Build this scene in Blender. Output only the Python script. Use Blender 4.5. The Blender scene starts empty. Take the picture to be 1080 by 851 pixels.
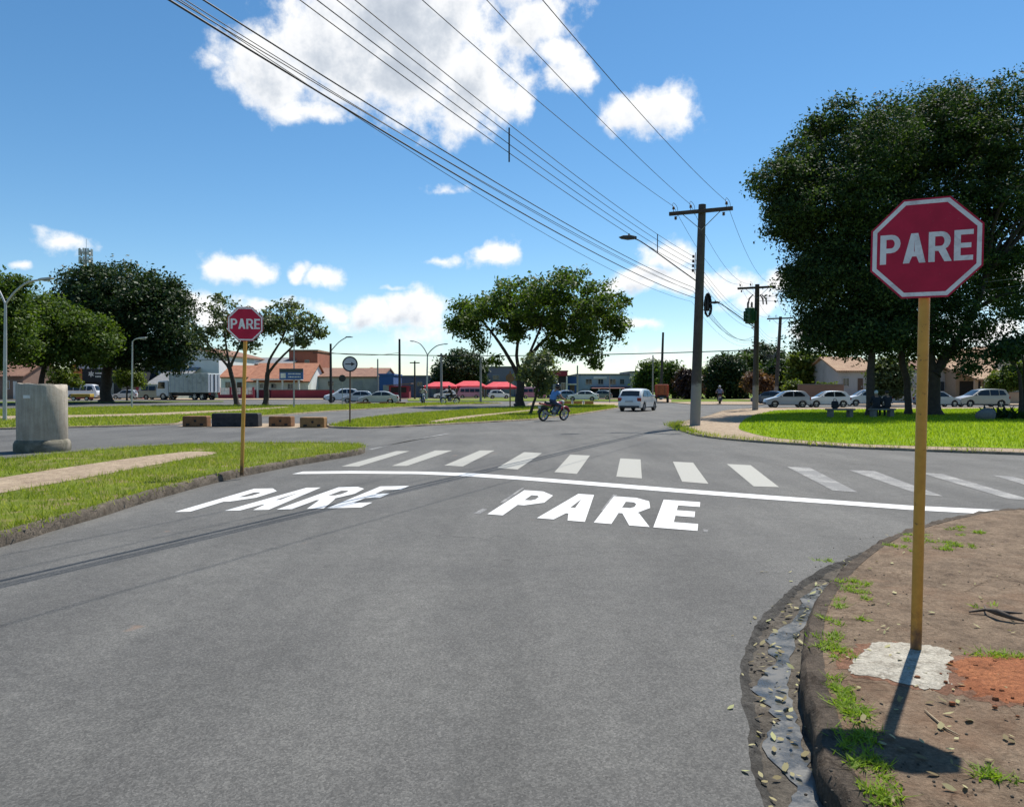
import bpy, bmesh, math, random
import numpy as np
from mathutils import Vector, Matrix
from mathutils.geometry import tessellate_polygon

R = math.radians
random.seed(11)
rng = np.random.default_rng(11)
sc = bpy.context.scene
C = sc.collection
EYE, FPX, HX, HY, PITCH = 1.6, 800.0, 540.0, 425.5, R(1.18)

# ------------------------------------------------------------------ camera
cd = bpy.data.cameras.new('camera')
cam = bpy.data.objects.new('camera', cd); C.objects.link(cam)
cam.location = (0, 0, EYE); cam.rotation_euler = (R(90) - PITCH, 0, 0)
cd.sensor_width = 36; cd.lens = 36 * FPX / 1080; cd.clip_start = .05; cd.clip_end = 6000
sc.camera = cam
cy = sc.cycles; cy.max_bounces = 5; cy.diffuse_bounces = 2; cy.glossy_bounces = 2; cy.transmission_bounces = 3; cy.transparent_max_bounces = 4; cy.caustics_reflective = False; cy.caustics_refractive = False

def ray(px, py):
    dx = (px - HX) / FPX; dz = -(py - HY) / FPX
    return Vector((dx, math.cos(PITCH) + dz * math.sin(PITCH), -math.sin(PITCH) + dz * math.cos(PITCH)))
def G(px, py, z=0.0):
    r = ray(px, py); t = (z - EYE) / r.z
    return Vector((r.x * t, r.y * t, z))
def PD(px, py, D):
    r = ray(px, py); t = D / r.y
    return Vector((r.x * t, D, EYE + r.z * t))
def X(px, D): return PD(px, 409, D).x
def Z(py, D): return PD(540, py, D).z
def DB(py): return G(540, py).y

# ------------------------------------------------------------------ materials
MATS = {}
def nodes_of(name):
    m = bpy.data.materials.new(name); m.use_nodes = True
    nt = m.node_tree; nt.nodes.clear()
    out = nt.nodes.new('ShaderNodeOutputMaterial')
    b = nt.nodes.new('ShaderNodeBsdfPrincipled')
    nt.links.new(b.outputs[0], out.inputs[0])
    return m, nt, b, out
def N(nt, typ, **kw):
    n = nt.nodes.new(typ)
    for k, v in kw.items():
        if k.startswith('i_'): n.inputs[k[2:].replace('_', ' ')].default_value = v
        else: setattr(n, k, v)
    return n
def c4(c): return (c[0], c[1], c[2], 1)
def pos(nt):
    return N(nt, 'ShaderNodeNewGeometry').outputs['Position']
def noise(nt, vec, scale, detail=4, rough=.6, dist=0):
    n = N(nt, 'ShaderNodeTexNoise'); n.inputs['Scale'].default_value = scale
    n.inputs['Detail'].default_value = detail; n.inputs['Roughness'].default_value = rough
    n.inputs['Distortion'].default_value = dist
    nt.links.new(vec, n.inputs['Vector']); return n.outputs['Fac']
def ramp(nt, fac, stops):
    r = N(nt, 'ShaderNodeValToRGB'); e = r.color_ramp.elements
    while len(e) < len(stops): e.new(.5)
    for el, (p, c) in zip(e, stops): el.position = p; el.color = c4(c)
    nt.links.new(fac, r.inputs[0]); return r.outputs[0]
def mix(nt, fac, a, b, blend='MIX'):
    m = N(nt, 'ShaderNodeMix', data_type='RGBA', blend_type=blend)
    for s, v in ((0, fac), (6, a), (7, b)):
        if isinstance(v, (int, float)): m.inputs[s].default_value = v
        elif isinstance(v, tuple): m.inputs[s].default_value = c4(v)
        else: nt.links.new(v, m.inputs[s])
    return m.outputs[2]
def bump(nt, b, h, strength, dist=.02, normal=None):
    n = N(nt, 'ShaderNodeBump'); n.inputs['Strength'].default_value = strength; n.inputs['Distance'].default_value = dist
    nt.links.new(h, n.inputs['Height'])
    if normal: nt.links.new(normal, n.inputs['Normal'])
    nt.links.new(n.outputs[0], b.inputs['Normal']); return n.outputs[0]

def M(name, col, var=.25, scale=3.0, rough=.75, metal=0.0, bmp=0.0, bscale=40.0, dirt=None, spec=.5, coat=0.0):
    """general worn surface: large blotches, fine grain, optional second stain colour"""
    if name in MATS: return MATS[name]
    m, nt, b, out = nodes_of(name)
    P = N(nt, 'ShaderNodeTexCoord').outputs['Object']
    lo = tuple(c * (1 - var) for c in col); hi = tuple(min(1, c * (1 + var)) for c in col)
    base = ramp(nt, noise(nt, P, scale, 6, .65), [(.3, lo), (.7, hi)])
    if dirt:
        d = ramp(nt, noise(nt, P, scale * .6, 5, .7, .5), [(.5, (0, 0, 0)), (.68, (1, 1, 1))])
        base = mix(nt, d, base, dirt)
    nt.links.new(base, b.inputs['Base Color'])
    b.inputs['Roughness'].default_value = rough; b.inputs['Metallic'].default_value = metal
    b.inputs['Specular IOR Level'].default_value = spec; b.inputs['Coat Weight'].default_value = coat
    if bmp: bump(nt, b, noise(nt, P, bscale, 4, .7), bmp, .01)
    MATS[name] = m; return m

def glass_dark(name='tinted_glass', col=(.015, .02, .025)):
    if name in MATS: return MATS[name]
    m, nt, b, out = nodes_of(name)
    b.inputs['Base Color'].default_value = c4(col); b.inputs['Roughness'].default_value = .06
    b.inputs['Specular IOR Level'].default_value = .6
    MATS[name] = m; return m

def leaf_mat(name, dark, light, trans=.3, rough=.5, third=None):
    if name in MATS: return MATS[name]
    m, nt, b, out = nodes_of(name)
    g = N(nt, 'ShaderNodeNewGeometry')
    big = noise(nt, g.outputs['Position'], .55, 3, .6)
    f = N(nt, 'ShaderNodeMath', operation='ADD'); nt.links.new(g.outputs['Random Per Island'], f.inputs[0]); nt.links.new(big, f.inputs[1])
    f2 = N(nt, 'ShaderNodeMath', operation='MULTIPLY'); nt.links.new(f.outputs[0], f2.inputs[0]); f2.inputs[1].default_value = .5
    st = [(.22, dark), (.78, light)]
    if third: st = [(.2, dark), (.62, light), (.9, third)]
    col = ramp(nt, f2.outputs[0], st)
    nt.links.new(col, b.inputs['Base Color']); b.inputs['Roughness'].default_value = rough
    b.inputs['Specular IOR Level'].default_value = .2
    t = N(nt, 'ShaderNodeBsdfTranslucent')
    tc = mix(nt, 1.0, col, (1.25, 1.35, .45), 'MULTIPLY'); nt.links.new(tc, t.inputs[0])
    mx = N(nt, 'ShaderNodeMixShader'); mx.inputs[0].default_value = trans
    nt.links.new(b.outputs[0], mx.inputs[1]); nt.links.new(t.outputs[0], mx.inputs[2]); nt.links.new(mx.outputs[0], out.inputs[0])
    MATS[name] = m; return m

# ------------------------------------------------------------------ mesh builder
def basis(d):
    d = Vector(d).normalized()
    a = Vector((0, 0, 1)) if abs(d.z) < .95 else Vector((1, 0, 0))
    u = d.cross(a).normalized(); v = u.cross(d).normalized()
    return u, v, d

class MB:
    def __init__(s): s.v = []; s.f = []; s.mi = []
    def add(s, vs, fs, mi=0):
        o = len(s.v); s.v += [tuple(p) for p in vs]
        for f in fs: s.f.append(tuple(i + o for i in f)); s.mi.append(mi)
    def box(s, x0, x1, y0, y1, z0, z1, mi=0, M4=None):
        vs = [Vector((x, y, z)) for z in (z0, z1) for y in (y0, y1) for x in (x0, x1)]
        if M4: vs = [M4 @ p for p in vs]
        s.add(vs, [(0, 2, 3, 1), (4, 5, 7, 6), (0, 1, 5, 4), (1, 3, 7, 5), (3, 2, 6, 7), (2, 0, 4, 6)], mi); return s
    def tube(s, pts, rad, n=8, mi=0, cap=True):
        pts = [Vector(p) for p in pts]
        if not hasattr(rad, '__len__'): rad = [rad] * len(pts)
        vs = []; fs = []; u = None
        for i, p in enumerate(pts):
            d = (pts[min(i + 1, len(pts) - 1)] - pts[max(i - 1, 0)])
            if d.length < 1e-9: d = Vector((0, 0, 1))
            d.normalize()
            if u is None: u, v, _ = basis(d)
            else:
                u = (u - d * u.dot(d)).normalized(); v = u.cross(d).normalized()
            for k in range(n):
                a = 2 * math.pi * k / n
                vs.append(p + (u * math.cos(a) + v * math.sin(a)) * rad[i])
        for i in range(len(pts) - 1):
            for k in range(n):
                k2 = (k + 1) % n
                fs.append((i * n + k, i * n + k2, (i + 1) * n + k2, (i + 1) * n + k))
        if cap:
            fs.append(tuple(range(n - 1, -1, -1))); fs.append(tuple((len(pts) - 1) * n + k for k in range(n)))
        s.add(vs, fs, mi); return s
    def lathe(s, prof, n=24, o=(0, 0, 0), axis=(0, 0, 1), mi=0, close=False):
        u, v, d = basis(axis); o = Vector(o); vs = []; fs = []
        for r, h in prof:
            for k in range(n):
                a = 2 * math.pi * k / n
                vs.append(o + d * h + (u * math.cos(a) + v * math.sin(a)) * r)
        m = len(prof); rng_ = range(m if close else m - 1)
        for i in rng_:
            j = (i + 1) % m
            for k in range(n):
                k2 = (k + 1) % n
                fs.append((i * n + k, j * n + k, j * n + k2, i * n + k2))
        if not close:
            if prof[0][0] > 1e-6: fs.append(tuple(range(n)))
            if prof[-1][0] > 1e-6: fs.append(tuple((m - 1) * n + k for k in range(n - 1, -1, -1)))
        s.add(vs, fs, mi); return s
    def ball(s, c, r, n=12, m=8, mi=0):
        c = Vector(c); r = Vector(r) if hasattr(r, '__len__') else Vector((r, r, r)); vs = []; fs = []
        for i in range(m + 1):
            th = math.pi * i / m
            for k in range(n):
                a = 2 * math.pi * k / n
                vs.append((c.x + r.x * math.sin(th) * math.cos(a), c.y + r.y * math.sin(th) * math.sin(a), c.z + r.z * math.cos(th)))
        for i in range(m):
            for k in range(n):
                fs.append((i * n + k, (i + 1) * n + k, (i + 1) * n + (k + 1) % n, i * n + (k + 1) % n))
        s.add(vs, fs, mi); return s
    def prism(s, poly, h0, h1, fn=None, mi=0):
        """poly of (a,b); extruded along third coordinate h; fn maps (a,b,h)->xyz"""
        fn = fn or (lambda a, b, h: (a, b, h)); n = len(poly)
        vs = [fn(a, b, h0) for a, b in poly] + [fn(a, b, h1) for a, b in poly]
        fs = [tuple(range(n - 1, -1, -1)), tuple(range(n, 2 * n))]
        fs += [(i, (i + 1) % n, n + (i + 1) % n, n + i) for i in range(n)]
        s.add(vs, fs, mi); return s
    def poly(s, pts, mi=0): s.add(pts, [tuple(range(len(pts)))], mi); return s
    def build(s, name, mat, parent=None, smooth=None, bevel=0, fix=True):
        me = bpy.data.meshes.new(name); me.from_pydata(s.v, [], s.f); 
        mats = mat if isinstance(mat, (list, tuple)) else [mat]
        for m in mats: me.materials.append(m)
        if len(mats) > 1: me.polygons.foreach_set('material_index', s.mi)
        if fix:
            bm = bmesh.new(); bm.from_mesh(me)
            bmesh.ops.remove_doubles(bm, verts=bm.verts, dist=1e-5)
            bmesh.ops.recalc_face_normals(bm, faces=bm.faces); bm.to_mesh(me); bm.free()
        if smooth is not None:
            me.polygons.foreach_set('use_smooth', [True] * len(me.polygons)); me.set_sharp_from_angle(angle=R(smooth))
        me.update()
        o = bpy.data.objects.new(name, me); C.objects.link(o)
        if parent: o.parent = parent
        if bevel:
            b = o.modifiers.new('bevel', 'BEVEL'); b.width = bevel; b.segments = 2; b.limit_method = 'ANGLE'; b.angle_limit = R(35)
        return o

def thing(name, label, cat, loc=(0, 0, 0), rotz=0, group=None, tilt=None):
    o = bpy.data.objects.new(name, None); C.objects.link(o); o.empty_display_size = .2
    o.location = loc; o.rotation_euler = tilt if tilt else (0, 0, rotz)
    o['label'] = label; o['category'] = cat
    if group: o['group'] = group
    return o
def tag(o, label, cat, group=None):
    o['label'] = label; o['category'] = cat
    if group: o['group'] = group
    return o
def struct(o, kind='structure'):
    o['kind'] = kind; return o
def stuff(o, label, cat):
    o['kind'] = 'stuff'; o['label'] = label; o['category'] = cat; return o

def np_mesh(name, verts, nper, mat, parent=None):
    """verts (N*nper,3) -> N separate polygons of nper corners"""
    me = bpy.data.meshes.new(name); nv = len(verts); nf = nv // nper
    me.vertices.add(nv); me.vertices.foreach_set('co', np.ascontiguousarray(verts, dtype=np.float32).ravel())
    me.loops.add(nv); me.loops.foreach_set('vertex_index', np.arange(nv, dtype=np.int32))
    me.polygons.add(nf); me.polygons.foreach_set('loop_start', np.arange(0, nv, nper, dtype=np.int32))
    me.update(calc_edges=True); me.materials.append(mat)
    o = bpy.data.objects.new(name, me); C.objects.link(o)
    if parent: o.parent = parent
    return o

def in_poly(P, poly):
    x, y = P[:, 0], P[:, 1]; ins = np.zeros(len(P), bool); n = len(poly)
    for i in range(n):
        x0, y0 = poly[i][0], poly[i][1]; x1, y1 = poly[(i + 1) % n][0], poly[(i + 1) % n][1]
        c = ((y0 > y) != (y1 > y)) & (x < (x1 - x0) * (y - y0) / (y1 - y0 + 1e-12) + x0); ins ^= c
    return ins

def catmull(pts, k=6, closed=False):
    pts = [Vector(p) for p in pts]; n = len(pts); out = []
    for i in range(n if closed else n - 1):
        g = lambda j: pts[j % n] if closed else pts[max(0, min(n - 1, j))]
        p0, p1, p2, p3 = g(i - 1), g(i), g(i + 1), g(i + 2)
        for s in range(k):
            t = s / k
            out.append(.5 * ((2 * p1) + (p2 - p0) * t + (2 * p0 - 5 * p1 + 4 * p2 - p3) * t * t + (3 * p1 - p0 - 3 * p2 + p3) * t ** 3))
    if not closed: out.append(pts[-1])
    return out

def sheet(name, pts, z, mat, kind='structure'):
    P = [Vector((p[0], p[1], z)) for p in pts]
    tris = tessellate_polygon([P])
    b = MB(); b.add(P, tris)
    o = b.build(name, mat)
    if o.data.polygons and o.data.polygons[0].normal.z < 0: o.data.flip_normals()
    o['kind'] = kind; return o

def blades(name, base, h, w, mat, lean=.5, parent=None, hv=.5):
    """grass blades: one bent triangle each, standing on the base points"""
    n = len(base); a = rng.uniform(0, 2 * np.pi, n); hh = h * (1 + hv * rng.uniform(-1, 1, n))
    ww = w * rng.uniform(.6, 1.3, n); b2 = rng.uniform(0, 2 * np.pi, n); ln = lean * rng.uniform(.1, 1.2, n) * hh
    v = np.zeros((n, 3, 3), np.float32)
    dx, dy = np.cos(a) * ww / 2, np.sin(a) * ww / 2
    v[:, 0] = base + np.stack([dx, dy, np.zeros(n)], 1); v[:, 1] = base - np.stack([dx, dy, np.zeros(n)], 1)
    v[:, 2] = base + np.stack([np.cos(b2) * ln, np.sin(b2) * ln, hh], 1)
    return np_mesh(name, v.reshape(-1, 3), 3, mat, parent)

def scatter(poly, n, z):
    P = np.array([[p[0], p[1]] for p in poly]); lo, hi = P.min(0), P.max(0); out = []; got = 0
    while got < n:
        q = rng.uniform(lo, hi, (n * 2, 2)); q = q[in_poly(q, P)]; out.append(q); got += len(q)
        if not len(q): break
    q = np.concatenate(out)[:n]
    return np.concatenate([q, np.full((len(q), 1), z)], 1)

# ------------------------------------------------------------------ light and sky
SUN = Vector((.558, .83, 0)) * math.cos(R(58.5)) + Vector((0, 0, math.sin(R(58.5)))); SUN.normalize()
sl = bpy.data.lights.new('sun', 'SUN'); sl.energy = 5.0; sl.angle = R(.55); sl.color = (1, .955, .88)
so = bpy.data.objects.new('sun', sl); C.objects.link(so); so.rotation_euler = (-SUN).to_track_quat('-Z', 'Y').to_euler()
so.location = (20, 30, 60)

world = bpy.data.worlds.new('World'); sc.world = world; world.use_nodes = True
wt = world.node_tree; wt.nodes.clear()
wo = wt.nodes.new('ShaderNodeOutputWorld'); bg = wt.nodes.new('ShaderNodeBackground'); wt.links.new(bg.outputs[0], wo.inputs[0])
sky = wt.nodes.new('ShaderNodeTexSky'); sky.sky_type = 'NISHITA'; sky.sun_disc = False
sky.sun_elevation = R(58.5); sky.sun_rotation = math.atan2(.558, .83); sky.air_density = 1.0; sky.dust_density = .1; sky.ozone_density = 3.0
sky.altitude = 600
SKYK = .1
bg.inputs[1].default_value = SKYK

# cumulus field: every cloud is a set of soft ellipses in azimuth and elevation, torn by noise
CL = [(285, 72, 55, 62, 1), (350, 60, 80, 78, 1.1), (430, 62, 95, 88, 1.2), (505, 85, 58, 66, 1.1), (488, 128, 34, 34, .9), (420, 10, 190, 90, 1.2),
      (330, 118, 60, 24, .8), (562, 30, 40, 50, .95), (600, 80, 36, 24, .9), (585, 55, 34, 26, .8), (235, 66, 38, 14, .55), (560, -30, 70, 50, .9), (545, 108, 30, 24, .7),
      (700, 118, 56, 30, 1.0), (664, 114, 40, 22, .9), (526, 265, 36, 22, 1.0), (468, 275, 26, 8, .5), (64, 255, 36, 17, .95), (236, 284, 38, 19, .95), (262, 280, 34, 20, 1.0), (318, 286, 28, 13, .9), (342, 291, 30, 13, .9),
      (352, 327, 52, 15, .75), (440, 326, 54, 24, 1.1), (400, 330, 46, 22, 1.0), (410, 338, 70, 16, .8), (24, 285, 24, 7, .6), (470, 197, 22, 7, .45), (705, 272, 46, 22, 1.0), (680, 298, 58, 22, 1.0), (740, 296, 60, 24, .9),
      (825, 290, 26, 20, .9), (800, 318, 50, 22, .8), (280, 318, 34, 14, .8), (215, 330, 40, 26, .8), (670, 344, 50, 7, .6), (690, 378, 70, 14, .5), (440, 356, 90, 10, .4),
      (470, 382, 120, 12, .3), (640, 390, 80, 10, .35), (420, 300, 20, 6, .5), (130, 320, 30, 18, .6), (1070, 300, 40, 30, .8), (1010, 350, 80, 25, .7), (870, 350, 80, 20, .8)]
def wmath(nt, op, a, b=None, c=None):
    n = nt.nodes.new('ShaderNodeMath'); n.operation = op
    for i, v in enumerate((a, b, c)):
        if v is None: continue
        if isinstance(v, (int, float)): n.inputs[i].default_value = v
        else: nt.links.new(v, n.inputs[i])
    return n.outputs[0]
def wvec(nt, op, a, b):
    n = nt.nodes.new('ShaderNodeVectorMath'); n.operation = op
    for i, v in enumerate((a, b)):
        if v is None: continue
        if isinstance(v, tuple): n.inputs[i].default_value = v
        else: nt.links.new(v, n.inputs[i])
    return n
def cloud_field(name, blobs, det):
    """density at a direction (azimuth, elevation): the strongest of the soft ellipses plus torn noise"""
    cg = bpy.data.node_groups.new(name, 'ShaderNodeTree')
    cg.interface.new_socket('P', in_out='INPUT', socket_type='NodeSocketVector'); cg.interface.new_socket('D', in_out='OUTPUT', socket_type='NodeSocketFloat')
    gi = cg.nodes.new('NodeGroupInput'); go = cg.nodes.new('NodeGroupOutput')
    warp = cg.nodes.new('ShaderNodeTexNoise'); warp.inputs['Scale'].default_value = 16; warp.inputs['Detail'].default_value = 3
    cg.links.new(gi.outputs[0], warp.inputs['Vector'])
    wp = wvec(cg, 'MULTIPLY_ADD', warp.outputs['Color'], (.07, .05, 0)); cg.links.new(gi.outputs[0], wp.inputs[2])
    sub = wvec(cg, 'SUBTRACT', wp.outputs[0], (.035, .025, 0)).outputs[0]
    asp = {1.4: wvec(cg, 'MULTIPLY', sub, (1, 1.4, 0)).outputs[0], 4.0: wvec(cg, 'MULTIPLY', sub, (1, 4.0, 0)).outputs[0]}
    acc = None
    for (px, py, rx, ry, h) in blobs:
        r = ray(px, py); az = math.atan2(r.x, r.y); el = math.atan2(r.z, math.hypot(r.x, r.y)); k = math.cos(az)
        A = 1.4 if rx / ry < 2.4 else 4.0; rad = math.sqrt(rx * k * A * ry) / FPX * k
        ln = wvec(cg, 'DISTANCE', asp[A], (az, el * A, 0)).outputs['Value']
        m = wmath(cg, 'MULTIPLY_ADD', ln, -h / rad, h)
        acc = m if acc is None else wmath(cg, 'MAXIMUM', acc, m)
    fb = cg.nodes.new('ShaderNodeTexNoise'); fb.inputs['Scale'].default_value = 22; fb.inputs['Detail'].default_value = det; fb.inputs['Roughness'].default_value = .65
    cg.links.new(gi.outputs[0], fb.inputs['Vector'])
    cg.links.new(wmath(cg, 'ADD', acc, wmath(cg, 'MULTIPLY_ADD', fb.outputs['Fac'], 1.5, -.87)), go.inputs[0]); return cg
CG0 = cloud_field('cumulus', CL, 7); CG1 = cloud_field('cumulus_shade', [c for c in CL if c[3] >= 16], 4)

tc = wt.nodes.new('ShaderNodeTexCoord'); sp = wt.nodes.new('ShaderNodeSeparateXYZ'); wt.links.new(tc.outputs['Generated'], sp.inputs[0])
az = wmath(wt, 'ARCTAN2', sp.outputs[0], sp.outputs[1]); el = wmath(wt, 'ARCSINE', sp.outputs[2])
cb = wt.nodes.new('ShaderNodeCombineXYZ'); wt.links.new(az, cb.inputs[0]); wt.links.new(el, cb.inputs[1])
def cloud(off, cg):
    v = wvec(wt, 'ADD', cb.outputs[0], off).outputs[0]
    g = wt.nodes.new('ShaderNodeGroup'); g.node_tree = cg; wt.links.new(v, g.inputs[0]); return g.outputs[0]
d0, d1 = cloud((0, 0, 0), CG0), cloud((.013, .02, 0), CG1)
alpha = N(wt, 'ShaderNodeMapRange', interpolation_type='SMOOTHSTEP'); alpha.inputs[1].default_value = -.1; alpha.inputs[2].default_value = .5
wt.links.new(d0, alpha.inputs[0])
up = wmath(wt, 'ADD', wmath(wt, 'MAXIMUM', d1, 0), wmath(wt, 'MULTIPLY', wmath(wt, 'MAXIMUM', d0, 0), .6))
shade = N(wt, 'ShaderNodeMapRange', interpolation_type='SMOOTHSTEP'); shade.inputs[1].default_value = .3; shade.inputs[2].default_value = 1.95
wt.links.new(up, shade.inputs[0])
ccol = ramp(wt, shade.outputs[0], [(0, (1.04, 1.04, 1.03)), (.3, (.9, .92, .95)), (.6, (.66, .71, .78)), (1, (.46, .52, .61))])
CLOUDK = 7.8
cc = wvec(wt, 'MULTIPLY', ccol, (CLOUDK, CLOUDK, CLOUDK)).outputs[0]
hs = N(wt, 'ShaderNodeHueSaturation'); hs.inputs['Saturation'].default_value = 1.2; hs.inputs['Value'].default_value = 1.0; hs.inputs['Hue'].default_value = .494; wt.links.new(sky.outputs[0], hs.inputs['Color']); skyc = hs.outputs[0]
fin = mix(wt, alpha.outputs[0], skyc, cc)
wt.links.new(fin, bg.inputs[0])
vs = sc.view_settings; vs.view_transform = 'Standard'; vs.look = 'None'; vs.gamma = 1; vs.use_curve_mapping = False; vs.exposure = .42
# ------------------------------------------------------------------ ground materials
def asphalt_mat():
    m, nt, b, out = nodes_of('asphalt'); P = pos(nt)
    fine = noise(nt, P, 150, 4, .8)
    vor = N(nt, 'ShaderNodeTexVoronoi', feature='F1'); vor.inputs['Scale'].default_value = 105; nt.links.new(P, vor.inputs['Vector'])
    grain = ramp(nt, vor.outputs['Color'], [(0.05, (.068, .0663, .0622)), (.5, (.101, .0985, .0925)), (.97, (.16, .155, .144))])
    f2 = ramp(nt, fine, [(.36, (.66, .66, .66)), (.62, (1.17, 1.17, 1.17))])
    col = mix(nt, 1, grain, f2, 'MULTIPLY')
    # long wear streaks along the driving direction, patches, stains
    mp = N(nt, 'ShaderNodeMapping'); mp.inputs['Rotation'].default_value = (0, 0, R(14)); mp.inputs['Scale'].default_value = (1, .16, 1); nt.links.new(P, mp.inputs[0])
    streak = ramp(nt, noise(nt, mp.outputs[0], .9, 5, .6), [(.3, (.74, .74, .74)), (.5, (1, 1, 1)), (.72, (1.22, 1.22, 1.21))])
    blot = ramp(nt, noise(nt, P, .35, 6, .65, .4), [(.3, (.76, .76, .77)), (.7, (1.18, 1.18, 1.16))])
    spots = ramp(nt, noise(nt, P, 7, 4, .6), [(.3, (.86, .86, .86)), (.72, (1.1, 1.1, 1.1))])
    for k in (streak, blot, spots): col = mix(nt, 1, col, k, 'MULTIPLY')
    # fine cracks
    w = N(nt, 'ShaderNodeTexVoronoi', feature='DISTANCE_TO_EDGE'); w.inputs['Scale'].default_value = .45
    wv = N(nt, 'ShaderNodeVectorMath', operation='MULTIPLY_ADD'); nn = N(nt, 'ShaderNodeTexNoise'); nn.inputs['Scale'].default_value = 2.2; nn.inputs['Detail'].default_value = 6
    nt.links.new(P, nn.inputs['Vector']); nt.links.new(nn.outputs['Color'], wv.inputs[0]); wv.inputs[1].default_value = (1.2, 1.2, 0); nt.links.new(P, wv.inputs[2])
    nt.links.new(wv.outputs[0], w.inputs['Vector'])
    ck = ramp(nt, w.outputs['Distance'], [(0, (.55, .55, .55)), (.006, (1, 1, 1))])
    ckm = ramp(nt, noise(nt, P, .22, 2, .5), [(.52, (0, 0, 0)), (.6, (1, 1, 1))])
    ck = mix(nt, ckm, (1., 1., 1.), ck)
    col = mix(nt, 1, col, ck, 'MULTIPLY')
    # ruddy dust spots
    dust = ramp(nt, noise(nt, P, 1.7, 3, .5), [(.715, (0, 0, 0)), (.76, (.5, .5, .5))])
    col = mix(nt, dust, col, (.24, .15, .1))
    nt.links.new(col, b.inputs['Base Color'])
    b.inputs['Roughness'].default_value = .82; b.inputs['Specular IOR Level'].default_value = .35
    bump(nt, b, fine, .5, .005); return m

def grass_soil_mat(name, a, b_, soil, amt=.5):
    m, nt, b, out = nodes_of(name); P = pos(nt)
    col = ramp(nt, noise(nt, P, 14, 6, .75), [(.3, a), (.7, b_)])
    big = ramp(nt, noise(nt, P, .7, 4, .6), [(.35, (.8, .8, .8)), (.7, (1.15, 1.15, 1.0))]); col = mix(nt, 1, col, big, 'MULTIPLY')
    s = ramp(nt, noise(nt, P, 2.3, 6, .7), [(amt, (0, 0, 0)), (amt + .14, (1, 1, 1))]); col = mix(nt, s, col, soil)
    nt.links.new(col, b.inputs['Base Color']); b.inputs['Roughness'].default_value = .95; b.inputs['Specular IOR Level'].default_value = .1
    bump(nt, b, noise(nt, P, 30, 5, .7), .8, .05); return m

def dirt_mat(name, a, b_, red=None, bs=60, cracks=True):
    m, nt, b, out = nodes_of(name); P = pos(nt)
    col = ramp(nt, noise(nt, P, 3.2, 8, .72), [(.28, a), (.72, b_)])
    g = ramp(nt, noise(nt, P, 55, 4, .7), [(.3, (.62, .62, .62)), (.7, (1.3, 1.3, 1.3))]); col = mix(nt, 1, col, g, 'MULTIPLY'); g = ramp(nt, noise(nt, P, 11, 6, .75, .6), [(.34, (.6, .57, .54)), (.5, (1, 1, 1)), (.7, (1.14, 1.14, 1.14))]); col = mix(nt, 1, col, g, 'MULTIPLY')
    if red:
        s = ramp(nt, noise(nt, P, .9, 6, .7, .4), [(.52, (0, 0, 0)), (.68, (.5, .5, .5))]); col = mix(nt, s, col, red)
    w = N(nt, 'ShaderNodeTexVoronoi', feature='DISTANCE_TO_EDGE'); w.inputs['Scale'].default_value = 1.3
    nn = N(nt, 'ShaderNodeTexNoise'); nn.inputs['Scale'].default_value = 3; nn.inputs['Detail'].default_value = 6; nt.links.new(P, nn.inputs['Vector'])
    wv = N(nt, 'ShaderNodeVectorMath', operation='MULTIPLY_ADD'); nt.links.new(nn.outputs['Color'], wv.inputs[0]); wv.inputs[1].default_value = (.7, .7, 0); nt.links.new(P, wv.inputs[2]); nt.links.new(wv.outputs[0], w.inputs['Vector'])
    ck = ramp(nt, w.outputs['Distance'], [(0, (.5, .45, .4)), (.012, (1, 1, 1))])
    ckm = ramp(nt, noise(nt, P, .8, 2, .5), [(.48, (0, 0, 0)), (.56, (1, 1, 1))]); ck = mix(nt, ckm, (1., 1., 1.), ck)
    if cracks: col = mix(nt, 1, col, ck, 'MULTIPLY')
    nt.links.new(col, b.inputs['Base Color']); b.inputs['Roughness'].default_value = .92; b.inputs['Specular IOR Level'].default_value = .2
    n1 = bump(nt, b, noise(nt, P, 6, 6, .7), .7, .05); bump(nt, b, noise(nt, P, bs, 6, .75), .8, .02, n1); return m

def paint_mat(name, col, wear):
    m, nt, b, out = nodes_of(name); P = pos(nt)
    f = noise(nt, P, 38, 5, .75); g = noise(nt, P, 2.2, 4, .6)
    s = N(nt, 'ShaderNodeMath', operation='ADD'); nt.links.new(f, s.inputs[0]); nt.links.new(g, s.inputs[1])
    k = ramp(nt, s.outputs[0], [(wear - .08, (1, 1, 1)), (wear + .08, (0, 0, 0))])
    vor = N(nt, 'ShaderNodeTexVoronoi', feature='F1'); vor.inputs['Scale'].default_value = 85; nt.links.new(P, vor.inputs['Vector'])
    gr = ramp(nt, vor.outputs['Color'], [(0, (.88, .88, .88)), (1, (1.08, 1.08, 1.08))])
    nt.links.new(mix(nt, 1, mix(nt, k, (.13, .13, .128), col), gr, 'MULTIPLY'), b.inputs['Base Color'])
    b.inputs['Roughness'].default_value = .7; bump(nt, b, vor.outputs['Distance'], .35, .004); return m

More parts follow.
